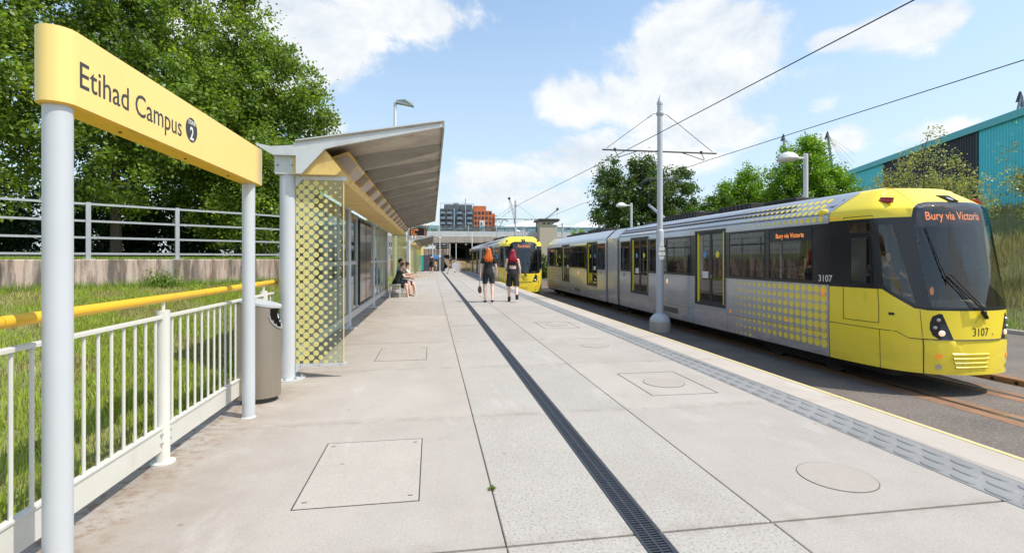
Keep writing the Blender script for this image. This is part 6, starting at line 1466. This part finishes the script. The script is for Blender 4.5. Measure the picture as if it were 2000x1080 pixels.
    # hair: a cap plus locks
    g2 = random.Random(int(loc[0] * 100)); c = MB(); c.ball(hd + Vector((0, -.014, .022)) * k, (.079 * k, .090 * k, .100 * k), 16, 12)
    if hair_len > .12:
        for q in range(54):
            a = R(150 + 240 * (q % 27) / 26 - 60 + g2.uniform(-5, 5)); rr = .080 if q < 27 else .066; L_ = hair_len * g2.uniform(.8, 1.08)
            p0 = hd + Vector((math.cos(a) * rr * .9, math.sin(a) * rr - .01, .04)) * k; dn = Vector((math.cos(a) * .07 + g2.uniform(-.02, .02), -abs(math.sin(a)) * .05, 0)) * k
            if math.sin(a) > .2: continue
            w = g2.uniform(-.015, .015) * k
            p1 = p0 + Vector((dn.x * .3, -.02 * k, -.13 * k)); p2 = p0 + Vector((dn.x * .85 + w, -.05 * k + dn.y * .4, -.13 * k - L_ * .5)); p3 = p0 + Vector((dn.x * .85 - w, -.06 * k + dn.y * .3, -.10 * k - L_))
            c.tube([p0, p1, p2, p3], [.014 * k, .017 * k, .015 * k, .004 * k], 6)
    c.build('hair', hair, t)
    e = MB()
    for s in (-1, 1): e.ball(hd + Vector((s * .029, .078, .004)) * k, (.011 * k, .008 * k, .008 * k), 8, 6)
    e.build('eyes', 'black', t)
    MB().tube([hd + Vector((-.02, .088, -.058)) * k, hd + Vector((.02, .088, -.058)) * k], .005 * k, 6).build('mouth', 'red_trim', t)
    return t, J, zmin
def ground(res, z=0.0):
    t, J, zm = res; t.location.z = z - zm - .012 + .01; return t, J
w1, J1 = ground(person('woman with long bright orange hair in black top and shorts, walking along the platform', (1.80, 16.0, 0), 0, 1.70, legs=((4, 6), (-8, 10)), arms=((-4, 14, 6), (6, 16, 10)), skin='skin_pale', top='cloth_black', bottom='cloth_black', hair='hair_orange', hair_len=.27, blen=.36))
w2, J2 = ground(person('woman with long dark red hair in a cropped black top and loose black shorts', (2.60, 16.1, 0), R(-3), 1.67, legs=((10, 6), (-14, 24)), arms=((14, 12, 14), (-8, 12, 20)), skin='skin_pale', top='cloth_black', topk='crop', bottom='cloth_black', bottom_kind='loose', hair='hair_red', hair_len=.26, blen=.46, boots=True))
hb = thing('handbag', 'small dark handbag hanging low from the orange-haired woman\'s left hand', 'handbag', (0, 0, 0))
hp0 = w1.location + J1['hand0']; hb.location = (hp0.x - .01, hp0.y, .30)
MB().prism([(-.035, 0), (.035, 0), (.055, .10), (.035, .21), (-.035, .21), (-.055, .10)], 'y', -.10, .10).build('bag_body', 'bag', hb, ang=20)
MB().tube([(0, -.08, .20), (.0, -.03, .38), (.01, 0, hp0.z - .30 - .01), (.0, .03, .38), (0, .08, .20)], .006, 6).build('strap', 'bag', hb)
ground(person('man in a red top and dark shorts wearing a rucksack, walking far away', (-.02, 49.0, 0), R(3), 1.78, legs=((6, 5), (-10, 15)), skin='skin', top='cloth_red', bottom='cloth_navy', bottom_kind='loose', female=False, vox=.02))
bp = thing('rucksack', 'dark rucksack on the back of the far man in the red top', 'rucksack', (-.02, 48.83, 1.06)); MB().bbox(-.16, .16, -.12, .08, 0, .42, .04).build('pack', 'backpack', bp, ang=20); MB().bbox(-.12, .12, -.17, -.121, .03, .22, .02).build('front_pocket', 'backpack', bp, smooth=False)
for s in (-1, 1): MB().tube([(s * .1, .08, .40), (s * .11, .20, .42), (s * .12, .28, .30)], .018, 6).build('strap', 'backpack', bp)
ground(person('dark-haired woman in a patterned brown dress, stepping sideways at the far end', (1.75, 47.0, 0), R(60), 1.66, legs=((22, 4), (-22, 26)), arms=((20, 10, 40), (-10, 10, 30)), skin='skin_pale', top='cloth_pattern', bottom='cloth_pattern', bottom_kind='dress', hair_len=.2, vox=.02))
ground(person('small figure in pale clothes standing by the dark end wall', (.45, 58.3, 0), R(170), 1.15, top='cloth_yellow', bottom='cloth_cream', bottom_kind='trousers', hair='hair_brown', vox=.02, legs=((4, 4), (-4, 4))))
# people seated on the bench, facing +x
SB = dict(seated=True, legs=((84, 82), (80, 70)), vox=.013)
SG = 'people sitting on the shelter bench'
def seat_at(res, z=0.0): t, J, zm = res; t.location.z = z; return t
seat_at(person('seated person in a dark green top and black shorts, leaning over, nearest on the bench', (-1.30, 18.75, 0), R(-92), 1.66, arms=((40, 10, 50), (45, 8, 55)), top='cloth_green', bottom='cloth_black', bottom_kind='loose', hair='hair_brown', lean=22, female=False, group=SG, skin='skin_pale', **SB))
seat_at(person('seated dark-haired person in a light blue top, behind the others on the bench', (-1.28, 19.75, 0), R(-86), 1.80, arms=((30, 10, 60), (35, 10, 60)), top='cloth_blue', bottom='cloth_navy', bottom_kind='loose', hair='hair_dark', lean=8, female=False, group=SG, **SB))
seat_at(person('small seated child with brown hair between the adults on the bench', (-1.18, 19.2, .06), R(-90), 1.42, arms=((30, 6, 50), (35, 8, 50)), top='cloth_green', bottom='cloth_navy', hair='hair_brown', lean=16, group=SG, **SB), .06)
seat_at(person('seated person with long brown hair in a white T-shirt, nearest the platform on the bench', (-1.08, 20.25, 0), R(-84), 1.62, arms=((35, 8, 50), (38, 8, 55)), top='cloth_white', bottom='cloth_navy', hair='hair_brown', hair_len=.2, lean=12, group=SG, skin='skin_pale', **SB))
# tram driver and passengers
seat_at(person('tram driver in a dark jacket sitting behind the windscreen of the near tram', (TX - .25, TY + 1.55, .22), math.pi, 1.7, arms=((50, 10, 40), (50, 10, 40)), top='cloth_navy', bottom='cloth_navy', bottom_kind='trousers', hair='hair_brown', female=False, **SB), .22)
PG = 'passengers inside the near tram'
for (x, y, rz, tp_, hr, lb) in ((-.98, 3.0, 0, 'cloth_black', 'hair_dark', 'dark-haired passenger in black behind the front side window of the near tram'), (.52, 2.8, 0, 'cloth_navy', 'hair_dark', 'passenger in navy on the far side behind the front window of the near tram'), (-.52, 4.75, 0, 'cloth_pattern', 'hair_brown', 'brown-haired passenger in patterned clothes behind the second window'), (-.98, 8.8, 0, 'cloth_red', 'hair_brown', 'passenger in red behind the window by the overhead line pole')):
    seat_at(person(lb, (TX + x, TY + y, .0), math.pi if rz == 0 else 0, 1.66, arms=((30, 8, 50), (30, 8, 50)), top=tp_, bottom='cloth_navy', hair=hr, group=PG, female=True, seated=True, legs=((84, 82), (80, 80)), vox=.022), .02)
